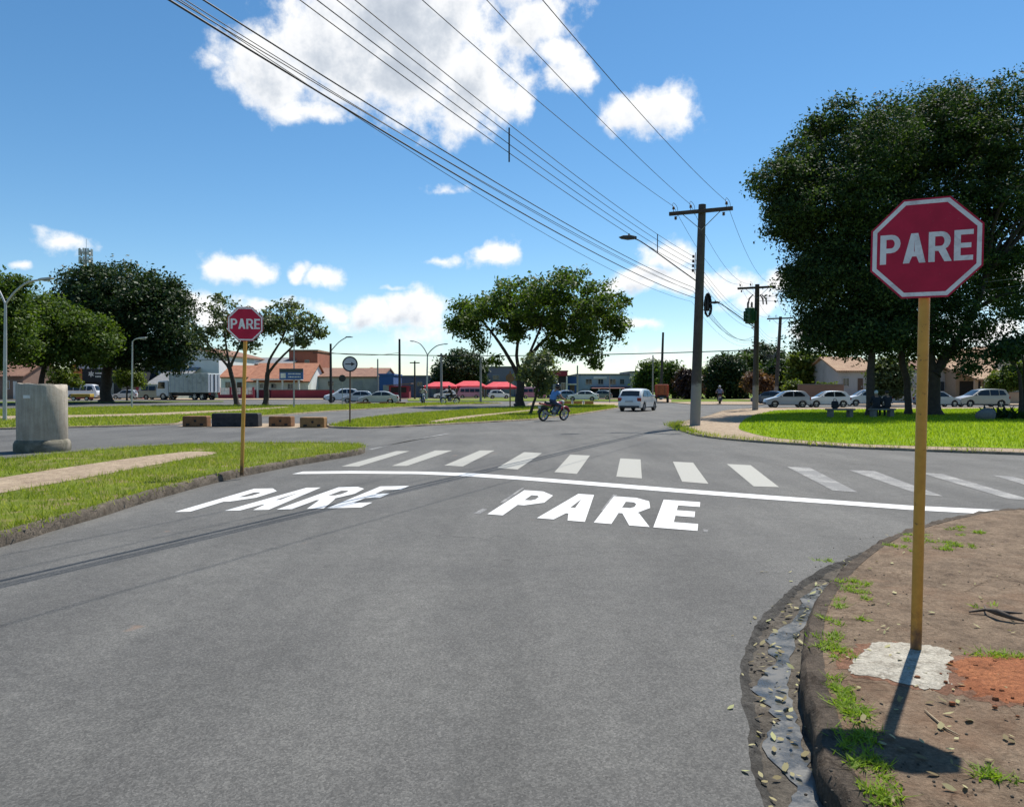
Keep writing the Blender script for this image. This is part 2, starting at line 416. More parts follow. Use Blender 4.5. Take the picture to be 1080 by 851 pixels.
ASPH = asphalt_mat()
VERGE = grass_soil_mat('verge_soil', (.09, .13, .016), (.2, .24, .035), (.27, .2, .115), .5)
LAWN = grass_soil_mat('lawn_soil', (.15, .24, .012), (.25, .35, .02), (.24, .26, .04), .72)
FARG = grass_soil_mat('far_grass', (.09, .14, .02), (.18, .23, .04), (.27, .22, .14), .56)
SAND = dirt_mat('sandy_path', (.27, .2, .14), (.46, .36, .25))
PAVE = dirt_mat('worn_pavement', (.122, .085, .056), (.275, .2, .134), (.21, .115, .065))
KERB = dirt_mat('kerb_concrete', (.07, .058, .045), (.2, .165, .13), None, 45)
KERBF = dirt_mat('kerb_sandy', (.16, .13, .095), (.36, .29, .21), None, 30)
GUT = dirt_mat('gutter_concrete', (.06, .052, .042), (.17, .148, .12), None, 50)
PAINT = paint_mat('road_paint_fresh', (.64, .64, .625), 1.12)
PAINT2 = paint_mat('road_paint_old', (.32, .312, .275), 1.13)
PAINT3 = paint_mat('road_paint_worn', (.25, .245, .23), 1.0)
GRASS_B = leaf_mat('grass_blade', (.13, .19, .022), (.29, .33, .045), .4, .6, (.5, .42, .18))
LAWN_B = leaf_mat('lawn_blade', (.17, .26, .014), (.3, .38, .022), .45, .6, (.4, .4, .06))
WEED_B = leaf_mat('weed_blade', (.14, .22, .025), (.3, .4, .06), .4, .6)

# ------------------------------------------------------------------ ground, road
b = MB(); n = 24; S = 3000
b.add([(-S, -400, -.09), (S, -400, -.09), (S, 5000, -.09), (-S, 5000, -.09)], [(0, 1, 2, 3)])
struct(b.build('ground', FARG))

# near right corner: asphalt edge and kerb line (pixel traces dropped on the ground)
aedge = [(.62, -40), (.62, -3), (.8, .5)] + [tuple(G(*p).xy) for p in [(806, 851), (790, 770), (780, 715), (800, 655), (838, 618), (873, 597), (915, 580), (955, 566), (1005, 553), (1050, 546)]] + [(7.0, 9.6), (9.0, 8.9), (13, 6.9), (40, -8.6), (150, -72)]
aedge = catmull([(x, y, 0) for x, y in aedge], 6)
dn_ = []
for p, q in zip(aedge[:-1], aedge[1:]):
    m = max(1, int((q - p).length / .05)) if -2 < p.y < 11.5 and p.x < 8 else 1
    dn_ += [p.lerp(q, k / m) for k in range(m)]
aedge = [p + Vector((.01 * math.sin(i * .31) * math.sin(i * .12 + 1) + random.uniform(-.009, .009), random.uniform(-.012, .012), 0)) if -2 < p.y < 11 and p.x < 7 else p for i, p in enumerate(dn_ + [aedge[-1]])]
sheet('road', [(-160, -40)] + [(p.x, p.y) for p in aedge] + [(160, -72), (160, 112), (-160, 112)], 0.0, ASPH)
# crumbling asphalt edge (a low face down to the gutter)
b = MB(); near = [p for p in aedge if -4 < p.y < 11 and p.x < 8]
rows = []
for i, p in enumerate(near):
    d = (near[min(i + 1, len(near) - 1)] - near[max(0, i - 3)]).normalized(); nn = Vector((d.y, -d.x, 0)); w_ = .06 + .012 * math.sin(i * .21) + random.uniform(-.012, .012)
    rows += [p - Vector((0, 0, .0005)), p + nn * w_ * .35 + Vector((0, 0, -.008 + random.uniform(-.005, .004))), p + nn * w_ * .75 + Vector((0, 0, -.022 + random.uniform(-.006, .005))), p + nn * w_ * 1.2 + Vector((0, 0, -.034))]
fs_ = []
for i in range(len(near) - 1):
    for k in range(3): fs_.append((i * 4 + k, (i + 1) * 4 + k, (i + 1) * 4 + k + 1, i * 4 + k + 1))
b.add(rows, fs_)
EDGE = dirt_mat('asphalt_edge', (.03, .029, .027), (.12, .112, .1), None, 90, False)
struct(b.build('road_edge', EDGE))

kline = [(1.12, -40), (1.12, -2), (1.13, 1.2)] + [tuple(G(*p).xy) for p in [(872, 851), (857, 790), (845, 735), (846, 690), (852, 660), (868, 634), (897, 603), (930, 580), (965, 566), (1010, 554), (1055, 546.5)]] + [(7.15, 9.35), (9.0, 8.6), (13, 6.6), (40, -8.9), (150, -72.3)]
kline = catmull([(x, y, 0) for x, y in kline], 6)
# gutter sheet
sheet('gutter', [(p.x - .01, p.y) for p in aedge if p.y > -10 and p.x < 14] + [(p.x + .02, p.y) for p in reversed(kline) if p.y > -10 and p.x < 14], -.028, GUT)
sheet('kerb_bed', [(.5, -42), (.5, -3), (1.4, 2), (2.2, 6), (6, 9.3), (150, -74), (150, -80), (0.5, -80)], -.075, GUT)

def kerbed(name, line, closed, h, w, mat, wob=.012, side=1, drop=-.06):
    """kerb stone: outer face, rounded edge and top following a line; inner side is to the right (side=1)"""
    n = len(line); b = MB(); rows = []
    for i, p in enumerate(line):
        a = line[(i - 1) % n] if closed or i else p; c = line[(i + 1) % n] if closed or i < n - 1 else p
        d = (c - a); d.z = 0; d.normalize(); nn = Vector((d.y, -d.x, 0)) * side; jz = random.uniform(-wob, wob); jo = random.uniform(-wob, wob)
        rows.append([p + Vector((0, 0, drop)) + nn * jo, p + nn * (.008 + jo) + Vector((0, 0, h * .72 + jz)), p + nn * (.035 + jo) + Vector((0, 0, h + jz)), p + nn * w + Vector((0, 0, h + jz * .4)), p + nn * w + Vector((0, 0, drop))])
    vs = [q for r in rows for q in r]; fs = []
    for i in range(n if closed else n - 1):
        j = (i + 1) % n
        for k in range(4): fs.append((i * 5 + k, j * 5 + k, j * 5 + k + 1, i * 5 + k + 1))
    b.add(vs, fs); o = struct(b.build(name, mat, smooth=50)); return [r[3] for r in rows]

knear = [p for p in kline if p.y > -12 and p.x < 20]
# densify for the chipped look
dense = []
for p, q in zip(knear[:-1], knear[1:]):
    m = max(1, int((q - p).length / .08)) if p.y > 0 and p.x < 8 else 1
    dense += [p.lerp(q, k / m) for k in range(m)]
KERBN = dirt_mat('kerb_near', (.045, .036, .028), (.14, .108, .08), None, 55)
inner = kerbed('kerb', dense, False, .12, .12, KERBN, .012)
kin = [(p.x - .005, p.y) for p in inner]
# pavement with gentle unevenness
PV = [(p[0], p[1]) for p in kin] + [(19, 2), (60, -20), (60, -40), (1.3, -12)]
b = MB()
xs = np.arange(1.0, 9.0, .12); ys = np.arange(-1.0, 11.5, .12)
o = sheet('pavement', PV, .118, PAVE)

# fresh concrete round the post and red soil beside it
def patch(name, pts, z0, dome, mat, jit=.03, rings=5, sub=10):
    pl = catmull([Vector((p[0], p[1], 0)) for p in pts], sub, True); c = sum(pl, Vector()) / len(pl); n = len(pl)
    pl = [p + Vector((random.uniform(-jit, jit), random.uniform(-jit, jit), 0)) for p in pl]
    vs = []; fs = []
    for r in range(rings):
        t = 1 - r / rings
        for p in pl:
            q = c + (p - c) * t; vs.append((q.x, q.y, z0 + dome * (1 - t ** 2) + random.uniform(-1, 1) * dome * .05))
    vs.append((c.x, c.y, z0 + dome)); k = len(vs) - 1
    for r in range(rings - 1):
        for i in range(n): fs.append((r * n + i, r * n + (i + 1) % n, (r + 1) * n + (i + 1) % n, (r + 1) * n + i))
    for i in range(n): fs.append(((rings - 1) * n + i, (rings - 1) * n + (i + 1) % n, k))
    b = MB(); b.add(vs, fs); return struct(b.build(name, mat, smooth=60))
g = lambda L, z=.12: [tuple(G(x, y, z).xy) for x, y in L]
CONC = dirt_mat('fresh_concrete', (.28, .25, .2), (.48, .445, .37), None, 18, False)
REDS = dirt_mat('red_soil', (.24, .078, .033), (.42, .165, .072), None, 110, False)
REDT = dirt_mat('red_dust', (.17, .085, .05), (.25, .13, .08), None, 50, False)
patch('red_soil_patch', g([(880, 690), (930, 676), (1000, 690), (1060, 690), (1120, 700), (1130, 745), (1060, 742), (1020, 735), (985, 728), (900, 712)]), .119, .006, REDT, .04)
patch('red_soil_patch', g([(998, 700), (1030, 692), (1080, 693), (1140, 700), (1150, 738), (1090, 742), (1040, 736), (1010, 722)]), .121, .014, REDS, .035)
patch('concrete_patch', g([(897, 703), (915, 684), (925, 677), (966, 679), (1000, 686), (1004, 700), (1012, 713), (985, 727), (940, 717), (902, 711)]), .1225, .007, CONC, .014)

# thin trickle of water in the gutter
m, nt, bb, out = nodes_of('gutter_water'); P = pos(nt)
bb.inputs['Base Color'].default_value = (.06, .06, .056, 1); bb.inputs['Roughness'].default_value = .16; bb.inputs['Specular IOR Level'].default_value = .6
wn = noise(nt, P, 45, 3, .6); bump(nt, bb, wn, .2, .008)
nt.links.new(ramp(nt, noise(nt, P, 5, 5, .7), [(.36, (.1, .1, .1)), (.6, (.55, .55, .55))]), bb.inputs['Roughness'])
WATER = m
wl = catmull([G(x, y, 0) for x, y in [(862, 880), (850, 840), (836, 795), (826, 755), (818, 720), (822, 690), (832, 664), (852, 637), (880, 612), (905, 593), (935, 576)]], 8)
L_, Rr = [], []
for i, p in enumerate(wl):
    a = wl[max(0, i - 1)]; c = wl[min(len(wl) - 1, i + 1)]; d = (c - a).normalized(); nn = Vector((d.y, -d.x, 0)); t = i / (len(wl) - 1)
    w = (.075 + .05 * math.sin(i * .45) + random.uniform(-.02, .03)) * (1 - .3 * t)
    L_.append((p.x - nn.x * w, p.y - nn.y * w)); Rr.append((p.x + nn.x * (.06 + random.uniform(-.01, .02)), p.y + nn.y * .06))
sheet('water', L_ + Rr[::-1], -.0225, WATER)

# ------------------------------------------------------------------ raised islands
def island(pts_px, extra=(), before=(), z=.07, mat=VERGE, k=5, wob=.012, name='verge'):
    line = [Vector(p) for p in before] + [G(x, y, 0) for x, y in pts_px] + [Vector(p) for p in extra]
    ln2 = []
    for p, q in zip(line, line[1:] + line[:1]):
        m = max(1, int((q - p).length / 1.6)); ln2 += [p.lerp(q, i / m) for i in range(m)]
    line = catmull(ln2, 3, True)
    ar = sum(p.x * q.y - q.x * p.y for p, q in zip(line, line[1:] + line[:1]))
    if ar > 0: line = line[::-1]
    dn = []
    for p, q in zip(line, line[1:] + line[:1]):
        m = max(1, min(40, int((q - p).length / .35))); dn += [p.lerp(q, t / m) for t in range(m)]
    inn = kerbed('kerb', dn, True, z, .13, KERB if z > .1 else KERBF, wob)
    sheet(name, [(p.x, p.y) for p in inn], z - .012, mat); return [(p.x, p.y) for p in inn]

ISA = island([(0, 577), (50, 562), (100, 547), (150, 531), (200, 516.5), (250, 504), (300, 493.5), (345, 485.5), (375, 480.5), (385, 477), (380, 473.2), (340, 471.5), (300, 471.5), (250, 472), (200, 473), (150, 476), (100, 480), (50, 485), (0, 490)],
             [(-13, 14, 0), (-19, 10, 0), (-25, 0, 0), (-25, -14, 0), (-16, -18, 0), (-7.8, -14, 0), (-6.9, -6, 0), (-6.3, 0, 0)], wob=.015, z=.13)
ISB = island([(0, 453), (50, 452), (100, 450.8), (150, 449.5), (186, 448), (200, 444.5), (245, 441.5), (290, 438.5), (330, 435.5), (350, 434), (420, 430), (480, 427.3), (530, 425.6), (500, 424.6), (440, 425.4), (350, 427.2), (300, 428), (220, 428.2), (130, 429.2), (60, 431), (0, 432.5)],
             [(-46, 50, 0), (-60, 44, 0), (-60, 20, 0), (-40, 22, 0), (-30, 26, 0)])
ISC = island([(344, 450.5), (370, 452.3), (410, 451.3), (460, 448.6), (510, 446), (562, 443), (603, 438.5), (640, 432.8), (654, 430.3), (648, 428.2), (600, 427.6), (560, 429.5), (500, 432.6), (450, 435.8), (400, 440), (370, 444)])
ISD = island([(707, 449.2), (712, 452.5), (722, 456), (735, 459.8), (760, 463.3), (800, 467), (850, 470.2), (891, 472.8), (974, 476.3), (1080, 480.2)],
             [(20.8, 12.9, 0), (40, 1, 0), (70, -16, 0), (90, 10, 0), (80, 55, 0), (60, 61, 0)] + [tuple(G(x, y)) for x, y in [(1000, 430.3), (900, 430.6), (800, 431), (785, 431.6), (762, 434), (744, 440), (722, 445)]], mat=SAND, name='park_soil')
def overlay(name, px, z, mat, extra=(), k=4):
    line = catmull([G(x, y, z) for x, y in px] + [Vector(p) for p in extra], k, True)
    sheet(name, [(p.x, p.y) for p in line], z, mat); return [(p.x, p.y) for p in line]
PATHA = overlay('path', [(229, 477.6), (200, 476.2), (150, 481.5), (100, 488.5), (50, 496), (0, 504), (-80, 520), (-160, 544), (-170, 566), (-60, 533), (0, 520), (50, 511), (100, 502), (150, 492.5), (195, 484)], .124, SAND)
PATHB = overlay('path', [(0, 439), (60, 438), (130, 436.6), (200, 434), (250, 431.8), (300, 429), (300, 430.2), (250, 433.5), (200, 436.6), (130, 439), (60, 440.8), (0, 442)], .064, SAND)
PATHC = overlay('path', [(452, 444.6), (487, 439.2), (530, 435), (570, 431.2), (610, 428.6), (612, 429.6), (570, 433), (530, 437.2), (490, 442), (465, 445.4)], .064, SAND)
LAWNP = overlay('lawn', [(779, 450.5), (790, 456), (816, 461.5), (860, 465), (911, 468.2), (1000, 471), (1080, 473)],
        .066, LAWN, [(21, 14.4, .066), (40, 3, .066), (68, -13, .066), (86, 10, .066), (77, 53, .066), (58, 59.3, .066)] + [tuple(G(x, y, .066)) for x, y in [(1000, 431.3), (900, 431.8), (830, 432.6), (806, 435.5), (788, 441)]])
# far ground: verge beyond the street, pavement in front of the houses, market forecourt
FG = [(708, 424.6), (740, 424), (790, 424), (800, 422.5), (780, 421.6), (740, 421.4), (708, 421.6)]
sheet('verge', [tuple(G(x, y).xy) for x, y in FG], .06, FARG)
sheet('pavement', [(17, 71.5), (150, 62), (150, 112), (17, 112)], .05, SAND)
sheet('pavement', [(-150, 103), (-30, 101), (-8, 108), (40, 106), (40, 112), (-150, 112)], .05, SAND)
sheet('verge', [tuple(G(x, y).xy) for x, y in [(-60, 426.6), (60, 425.6), (150, 424.6), (236, 424), (236, 423.3), (100, 423.6), (-60, 424.4)]], .05, FARG)
sheet('verge', [tuple(G(x, y).xy) for x, y in [(430, 423.2), (560, 423.2), (660, 423.6), (660, 421.8), (560, 421), (430, 421)]], .05, FARG)
sheet('dirt_yard', [tuple(G(x, y).xy) for x, y in [(555, 427), (650, 427.4), (690, 424.6), (660, 424.2), (560, 424.6)]], .004, SAND)
sheet('dirt_yard', [tuple(G(x, y).xy) for x, y in [(186, 449.6), (220, 450.5), (345, 451.6), (352, 448), (340, 446.5), (210, 446.5)]], .004, SAND)

# ------------------------------------------------------------------ painted markings
def mark(name, px, mat, z=.004): return sheet(name, [tuple(G(x, y, z).xy) for x, y in px], z, mat)
STR = [[(360, 491.8), (418, 475.6), (432, 475.6), (378.5, 491.8)], [(413, 491.3), (459, 475), (477, 475), (429, 491.3)], [(468.5, 490.8), (506, 475), (521.5, 475), (488, 491.8)],
       [(524.4, 493.3), (552.8, 476.7), (571.7, 477.8), (545.8, 495)], [(584.7, 497.8), (601.4, 479.4), (622.2, 480.3), (608.3, 499.7)], [(650, 502.5), (654.2, 483.3), (675.6, 484.4), (677, 504.4)],
       [(719.4, 507.8), (709.7, 486.7), (731, 487.8), (747.2, 510)], [(795, 512.8), (766.7, 489.2), (791.7, 490.5), (821.7, 513.6)], [(878.6, 517.2), (830, 492), (853.6, 492.8), (905, 519)],
       [(969, 521), (895, 495.5), (921.7, 496.4), (995, 523.3)], [(1064, 526), (970, 498.3), (994, 499.7), (1092, 528)], [(1150, 531), (1046.7, 501), (1068, 502.5), (1180, 533)]]
for i, s in enumerate(STR): mark('crosswalk_stripe', s, PAINT2 if i < 8 else PAINT3)
mark('stop_line', [(308, 499.8), (320, 497.2), (370, 496.6), (442, 497.2), (500, 499), (560, 503.2), (650, 510), (720, 515.6), (800, 521.5), (880, 527.4), (960, 533), (1066, 538.2), (1071, 541), (1060, 543), (960, 537.5), (880, 531.5), (800, 525.8), (720, 519.6), (650, 514), (560, 506.6), (500, 502.5), (442, 499.8), (370, 499.2)], PAINT, .005)

def arc(cx, cy, rx, ry, a0, a1, n): return [(cx + rx * math.cos(R(a0 + (a1 - a0) * k / n)), cy + ry * math.sin(R(a0 + (a1 - a0) * k / n))) for k in range(n + 1)]
def glyphs(n, s):
    """outlines (outer, holes) of P A R E in unit height; n = roundness of bowls, s = stroke"""
    W = .72; t = s * .8; w0 = .66; e = .30
    bowl = lambda lo: [(w0 - e, lo)] + arc(w0 - e, (1 + lo) / 2, e, (1 - lo) / 2, -90, 90, n) + [(w0 - e, 1)]
    hole = lambda lo: [(s, lo + t)] + arc(w0 - e, (1 + lo) / 2, e - s * .95, (1 - lo) / 2 - t, -90, 90, n) + [(s, 1 - t)]
    Pg = ([(0, 0), (s, 0), (s, .38)] + bowl(.38) + [(0, 1)], [hole(.38)])
    c = .36; a = s * 1.02
    Ag = ([(0, 0), (a, 0), (a + .085, .22), (2 * c - a - .085, .22), (2 * c - a, 0), (2 * c, 0), (c + a * .55, 1), (c - a * .55, 1)], [[(a + .145, .22 + t), (2 * c - a - .145, .22 + t), (c, .78)]])
    Rg = ([(0, 0), (s, 0), (s, .36), (.31, .36), (.5, 0), (.5 + s * 1.12, 0), (.5 + s * .2, .4)] + arc(w0 - e + .02, .69, e, .31, -62, 90, n) + [(0, 1)], [[(s, .36 + t)] + arc(w0 - e + .02, .68, e - s * .95, .32 - t, -90, 90, n) + [(s, 1 - t)]])
    Eg = ([(0, 0), (.58, 0), (.58, t), (s, t), (s, .41), (.52, .41), (.52, .41 + t), (s, .41 + t), (s, 1 - t), (.58, 1 - t), (.58, 1), (0, 1)], [])
    return [('P', Pg, .66), ('A', Ag, .72), ('R', Rg, .70), ('E', Eg, .58)]
def glyph_mesh(b, g, fn, thick=None):
    outer, holes = g; loops = [outer] + holes
    tris = tessellate_polygon([[Vector((x, y, 0)) for x, y in l] for l in loops]); flat = [p for l in loops for p in l]; n = len(flat)
    b.add([fn(x, y, 0) for x, y in flat], tris)
    if thick:
        b.add([fn(x, y, thick) for x, y in flat], [tuple(reversed(t)) for t in tris]); 
        o = 0
        for l in loops:
            m = len(l); b.add([fn(x, y, 0) for x, y in l] + [fn(x, y, thick) for x, y in l], [(i, (i + 1) % m, m + (i + 1) % m, m + i) for i in range(m)])

def road_word(BL, BR, TR, TL, z=.006):
    q = [G(*p, z) for p in (BL, BR, TR, TL)]; gl = glyphs(3, .25); gap = .13; W = sum(a for _, _, a in gl) + gap * 3; x0 = 0
    b = MB()
    for ch, gly, w in gl:
        def fn(x, y, h, x0=x0):
            u = (x0 + x) / W; return q[0] * (1 - u) * (1 - y) + q[1] * u * (1 - y) + q[2] * u * y + q[3] * (1 - u) * y
        glyph_mesh(b, gly, fn); x0 += w + gap
    o = b.build('stop_lettering', PAINT)
    me = o.data
    for p in me.polygons:
        if p.normal.z < 0: p.flip()
    me.update(); return struct(o)
road_word((514, 542), (735.6, 559.6), (738.5, 529.4), (553, 516.8))
road_word((184, 539.8), (381, 535), (431.5, 512.3), (268, 515.3))
# ghost of older lettering beside the fresh one
mark('faded_marking', [(499, 541.5), (506, 541.8), (514, 537), (509, 536)], PAINT3, .003)
mark('faded_marking', [(527, 530), (531, 530), (553, 514.6), (550.5, 514.3)], PAINT3, .003)
mark('faded_marking', [(634, 538), (640, 538), (651, 521.5), (647, 521.3)], PAINT3, .003)
mark('faded_marking', [(742, 558), (747, 558.6), (746, 561), (742, 560.5)], PAINT3, .003)
mark('faded_marking', [(388, 473.5), (392, 474.2), (430, 465), (475, 457.3), (470, 457)], PAINT3, .003)

# ------------------------------------------------------------------ grass, weeds, litter
inA = scatter(ISA, 260000, .118)
keep = (inA[:, 1] > 5.5) & (inA[:, 0] > -17) & ~in_poly(inA, np.array(PATHA))
inA = inA[keep]
nz = np.sin(inA[:, 0] * 3.1 + np.sin(inA[:, 1] * 2.3) * 1.5) * np.sin(inA[:, 1] * 2.7 + np.cos(inA[:, 0] * 1.9))
inA = inA[rng.uniform(-.9, .9, len(inA)) < nz + .5]
stuff(blades('grass', inA, .075, .012, GRASS_B, .9), 'short sunlit grass of the verge by the left kerb', 'grass')
edgeA = np.array([[p[0], p[1], .115] for p in ISA]); edgeA = edgeA[(edgeA[:, 1] > 6) & (edgeA[:, 0] > -14)]
ee = np.repeat(edgeA, 60, 0); ee[:, :2] += rng.normal(0, .09, (len(ee), 2))
stuff(blades('grass', ee, .07, .012, GRASS_B, 1.2), 'ragged grass growing over the left kerb stones', 'grass')
def lawn_blades(poly, n, z, h, w, mat, label, cond=None, avoid=None):
    q = scatter(poly, n, z)
    if cond is not None: q = q[cond(q)]
    if avoid is not None: q = q[~in_poly(q, np.array(avoid))]
    stuff(blades('grass', q, h, w, mat, .8), label, 'grass')
lawn_blades(LAWNP, 420000, .062, .08, .03, LAWN_B, 'bright green lawn of the small park on the right', lambda q: (q[:, 1] > 14) & (q[:, 1] < 62) & (q[:, 0] > 6) & (q[:, 0] < 45))
lawn_blades(ISB, 130000, .055, .1, .035, GRASS_B, 'grass strip behind the concrete blocks', lambda q: q[:, 0] > -42, PATHB)
lawn_blades(ISC, 60000, .055, .1, .035, GRASS_B, 'grass island under the spreading tree', None, PATHC)
edgeD = np.array([[p[0], p[1], .055] for p in ISD]); ed = edgeD[(edgeD[:, 1] > 15) & (edgeD[:, 1] < 34) & (edgeD[:, 0] < 16)]
ee = np.repeat(ed, 70, 0); ee[:, :2] += rng.normal(0, .16, (len(ee), 2)); ee = ee[rng.uniform(0, 1, len(ee)) < np.clip(.35 + (ee[:, 1] - 20) * .06, .15, 1)]
stuff(blades('grass', ee, .12, .02, GRASS_B, .9), 'rough grass along the kerb of the park corner', 'grass')

def weeds(spots, label):
    out = []
    for px, py, sx, sy, n in spots:
        p = G(px, py, .12); q = G(px + sx, py, .12); r = G(px, py - sy, .12); ax, ay = (q - p).length, (r - p).length
        k = max(3, n // 26)
        cs = np.stack([p.x + rng.normal(0, .5, k) * ax, p.y + rng.normal(0, .5, k) * ay], 1)
        idx = rng.integers(0, k, n); a = cs[idx] + rng.normal(0, .022, (n, 2))
        out.append(np.concatenate([a, np.full((n, 1), .117)], 1))
    P = np.concatenate(out); stuff(blades('weeds', P, .022, .011, WEED_B, 2.3, hv=.7), label, 'weeds')
weeds([(880, 682, 16, 14, 420), (893, 745, 14, 14, 290), (887, 725, 10, 8, 180), (903, 752, 12, 6, 160), (886, 640, 9, 9, 140), (880, 658, 8, 6, 90), (897, 622, 14, 7, 220), (910, 616, 18, 5, 160), (915, 800, 22, 17, 380), (912, 775, 20, 8, 200), (925, 838, 18, 12, 210),
       (955, 578, 12, 4, 160), (990, 572, 30, 6, 420), (1020, 560, 26, 4, 260), (1000, 578, 40, 5, 180), (1062, 692, 22, 4, 220), (1040, 812, 30, 9, 130), (1030, 640, 20, 4, 30), (870, 590, 9, 4, 60)], 'low green weeds creeping over the corner pavement')

def litter():
    v = []
    def leaf(c, L, w, a, tl):
        u = Vector((math.cos(a), math.sin(a), tl)); s = Vector((-math.sin(a), math.cos(a), random.uniform(-.4, .4)))
        h = lambda z: Vector((0, 0, z)); cu = random.uniform(.05, .3) * L; v.extend([c - u * L / 2, c - u * L * .2 - s * w * .42 + h(cu * .5), c + u * L * .12 - s * w * .5 + h(cu * .7), c + u * L / 2 + h(cu), c + u * L * .15 + s * w * .45 + h(cu * .3), c - u * L * .22 + s * w * .4])
    for i in range(150):
        t = random.random(); k = int(t * (len(wl) - 1)); p = wl[k]; q = Vector((p.x + random.gauss(-.02, .085), p.y + random.gauss(0, .05), -.012))
        L = random.uniform(.025, .065); leaf(q, L, L * random.uniform(.35, .6), random.uniform(0, 6.28), random.uniform(-.15, .25))
    for i in range(130):
        px, py = random.uniform(855, 1080), random.uniform(560, 850); p = G(px, py, .127)
        if px < 850 + 40 + abs(py - 690) * .3: continue
        L = random.uniform(.02, .06); leaf(p, L, L * random.uniform(.3, .6), random.uniform(0, 6.28), random.uniform(-.1, .3))
    for i in range(24):
        px, py = random.uniform(770, 860), random.uniform(600, 850); p = G(px, py, .006); 
        L = random.uniform(.02, .05); leaf(p, L, L * .5, random.uniform(0, 6.28), .1)
    return np.array([tuple(q) for q in v])
LIT = leaf_mat('dry_leaf', (.14, .1, .045), (.42, .38, .2), .15, .7, (.26, .36, .12))
stuff(np_mesh('fallen_leaves', litter(), 6, LIT), 'yellow and brown leaves lying in the gutter and on the corner', 'leaves')
# pebbles and crumbs of asphalt
b = MB()
for i in range(260):
    k = random.randrange(len(near)); p = near[k] + Vector((random.gauss(.05, .09), random.gauss(0, .07), -.02)); r = random.uniform(.003, .011)
    b.ball(p, (r, r * .8, r * .6), 5, 3)
for i in range(150):
    p = G(random.uniform(860, 1080), random.uniform(565, 850), .12); r = random.uniform(.002, .008); b.ball(p, (r, r, r * .7), 5, 3)
stuff(b.build('pebbles', GUT, fix=False), 'small grey stones and asphalt crumbs by the corner kerb', 'pebbles')
b = MB()
for i in range(90):
    p = G(random.gauss(1055, 45), random.gauss(716, 13), .1285); r = abs(random.gauss(.002, .005)) + .002
    if p.x > 1.95: b.ball(p, (r * 1.2, r, r * .7), 6, 4)
stuff(b.build('soil_clods', REDS, fix=False), 'red clods of earth scattered over the dug soil', 'earth')
# broken branch and twig
BARK = M('twig_bark', (.07, .05, .035), .4, 20)
b = MB()
pts = [G(x, y, .13) + Vector((0, 0, dz)) for x, y, dz in [(1022, 645, 0), (1040, 646, .02), (1052, 651, .035), (1066, 654, .02), (1082, 655, .0)]]
b.tube(pts, [.006, .01, .022, .014, .006], 7); b.tube([pts[2], pts[2] + Vector((.12, -.06, .01))], [.016, .004], 6); b.tube([pts[1], pts[1] + Vector((.05, .1, .0))], [.008, .003], 6)
tag(b.build('broken_branch', BARK, smooth=50), 'short broken branch lying on the corner pavement behind the post', 'branch')
b = MB(); pts = [G(x, y, .126) for x, y in [(975, 748), (985, 757), (998, 768), (1012, 775)]]; b.tube(pts, [.003, .005, .005, .002], 6)
tag(b.build('dry_twig', M('dry_twig', (.3, .22, .13), .3, 20), smooth=50), 'thin dry twig lying beside the shadow of the sign', 'twig')
# ------------------------------------------------------------------ stop signs
def red_mat(name, col):
    m, nt, b, out = nodes_of(name); P = N(nt, 'ShaderNodeTexCoord').outputs['Object']
    c = ramp(nt, noise(nt, P, 6, 6, .7), [(.3, tuple(x * .82 for x in col)), (.7, tuple(x * 1.15 for x in col))])
    sp_ = ramp(nt, noise(nt, P, 90, 3, .8), [(.66, (0, 0, 0)), (.74, (.6, .6, .6))]); c = mix(nt, sp_, c, (.3, .2, .18))
    nt.links.new(c, b.inputs['Base Color']); b.inputs['Roughness'].default_value = .5; b.inputs['Specular IOR Level'].default_value = .25
    return m
SIGNRED = red_mat('sign_red', (.47, .013, .05)); SIGNWHITE = M('sign_white', (.78, .77, .76), .12, 12, .45, dirt=(.55, .5, .5))
GALV = M('galvanised_back', (.35, .36, .37), .2, 8, .5, .6)
def ochre():
    m, nt, b, out = nodes_of('ochre_post'); P = N(nt, 'ShaderNodeTexCoord').outputs['Object']
    c = ramp(nt, noise(nt, P, 7, 6, .7), [(.3, (.55, .26, .03)), (.7, (.72, .36, .05))])
    s = ramp(nt, noise(nt, P, 22, 5, .75), [(.62, (0, 0, 0)), (.7, (1, 1, 1))]); c = mix(nt, s, c, (.16, .07, .025))
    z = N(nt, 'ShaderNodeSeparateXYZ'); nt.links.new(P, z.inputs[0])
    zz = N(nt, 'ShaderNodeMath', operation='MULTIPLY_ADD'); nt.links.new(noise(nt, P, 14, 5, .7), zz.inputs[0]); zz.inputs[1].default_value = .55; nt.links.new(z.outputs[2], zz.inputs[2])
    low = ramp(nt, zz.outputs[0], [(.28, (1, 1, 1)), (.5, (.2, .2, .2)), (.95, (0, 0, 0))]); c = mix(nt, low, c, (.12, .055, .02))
    nt.links.new(c, b.inputs['Base Color']); b.inputs['Roughness'].default_value = .5; bump(nt, b, noise(nt, P, 60, 4, .7), .25, .004); return m
OCHRE = ochre()

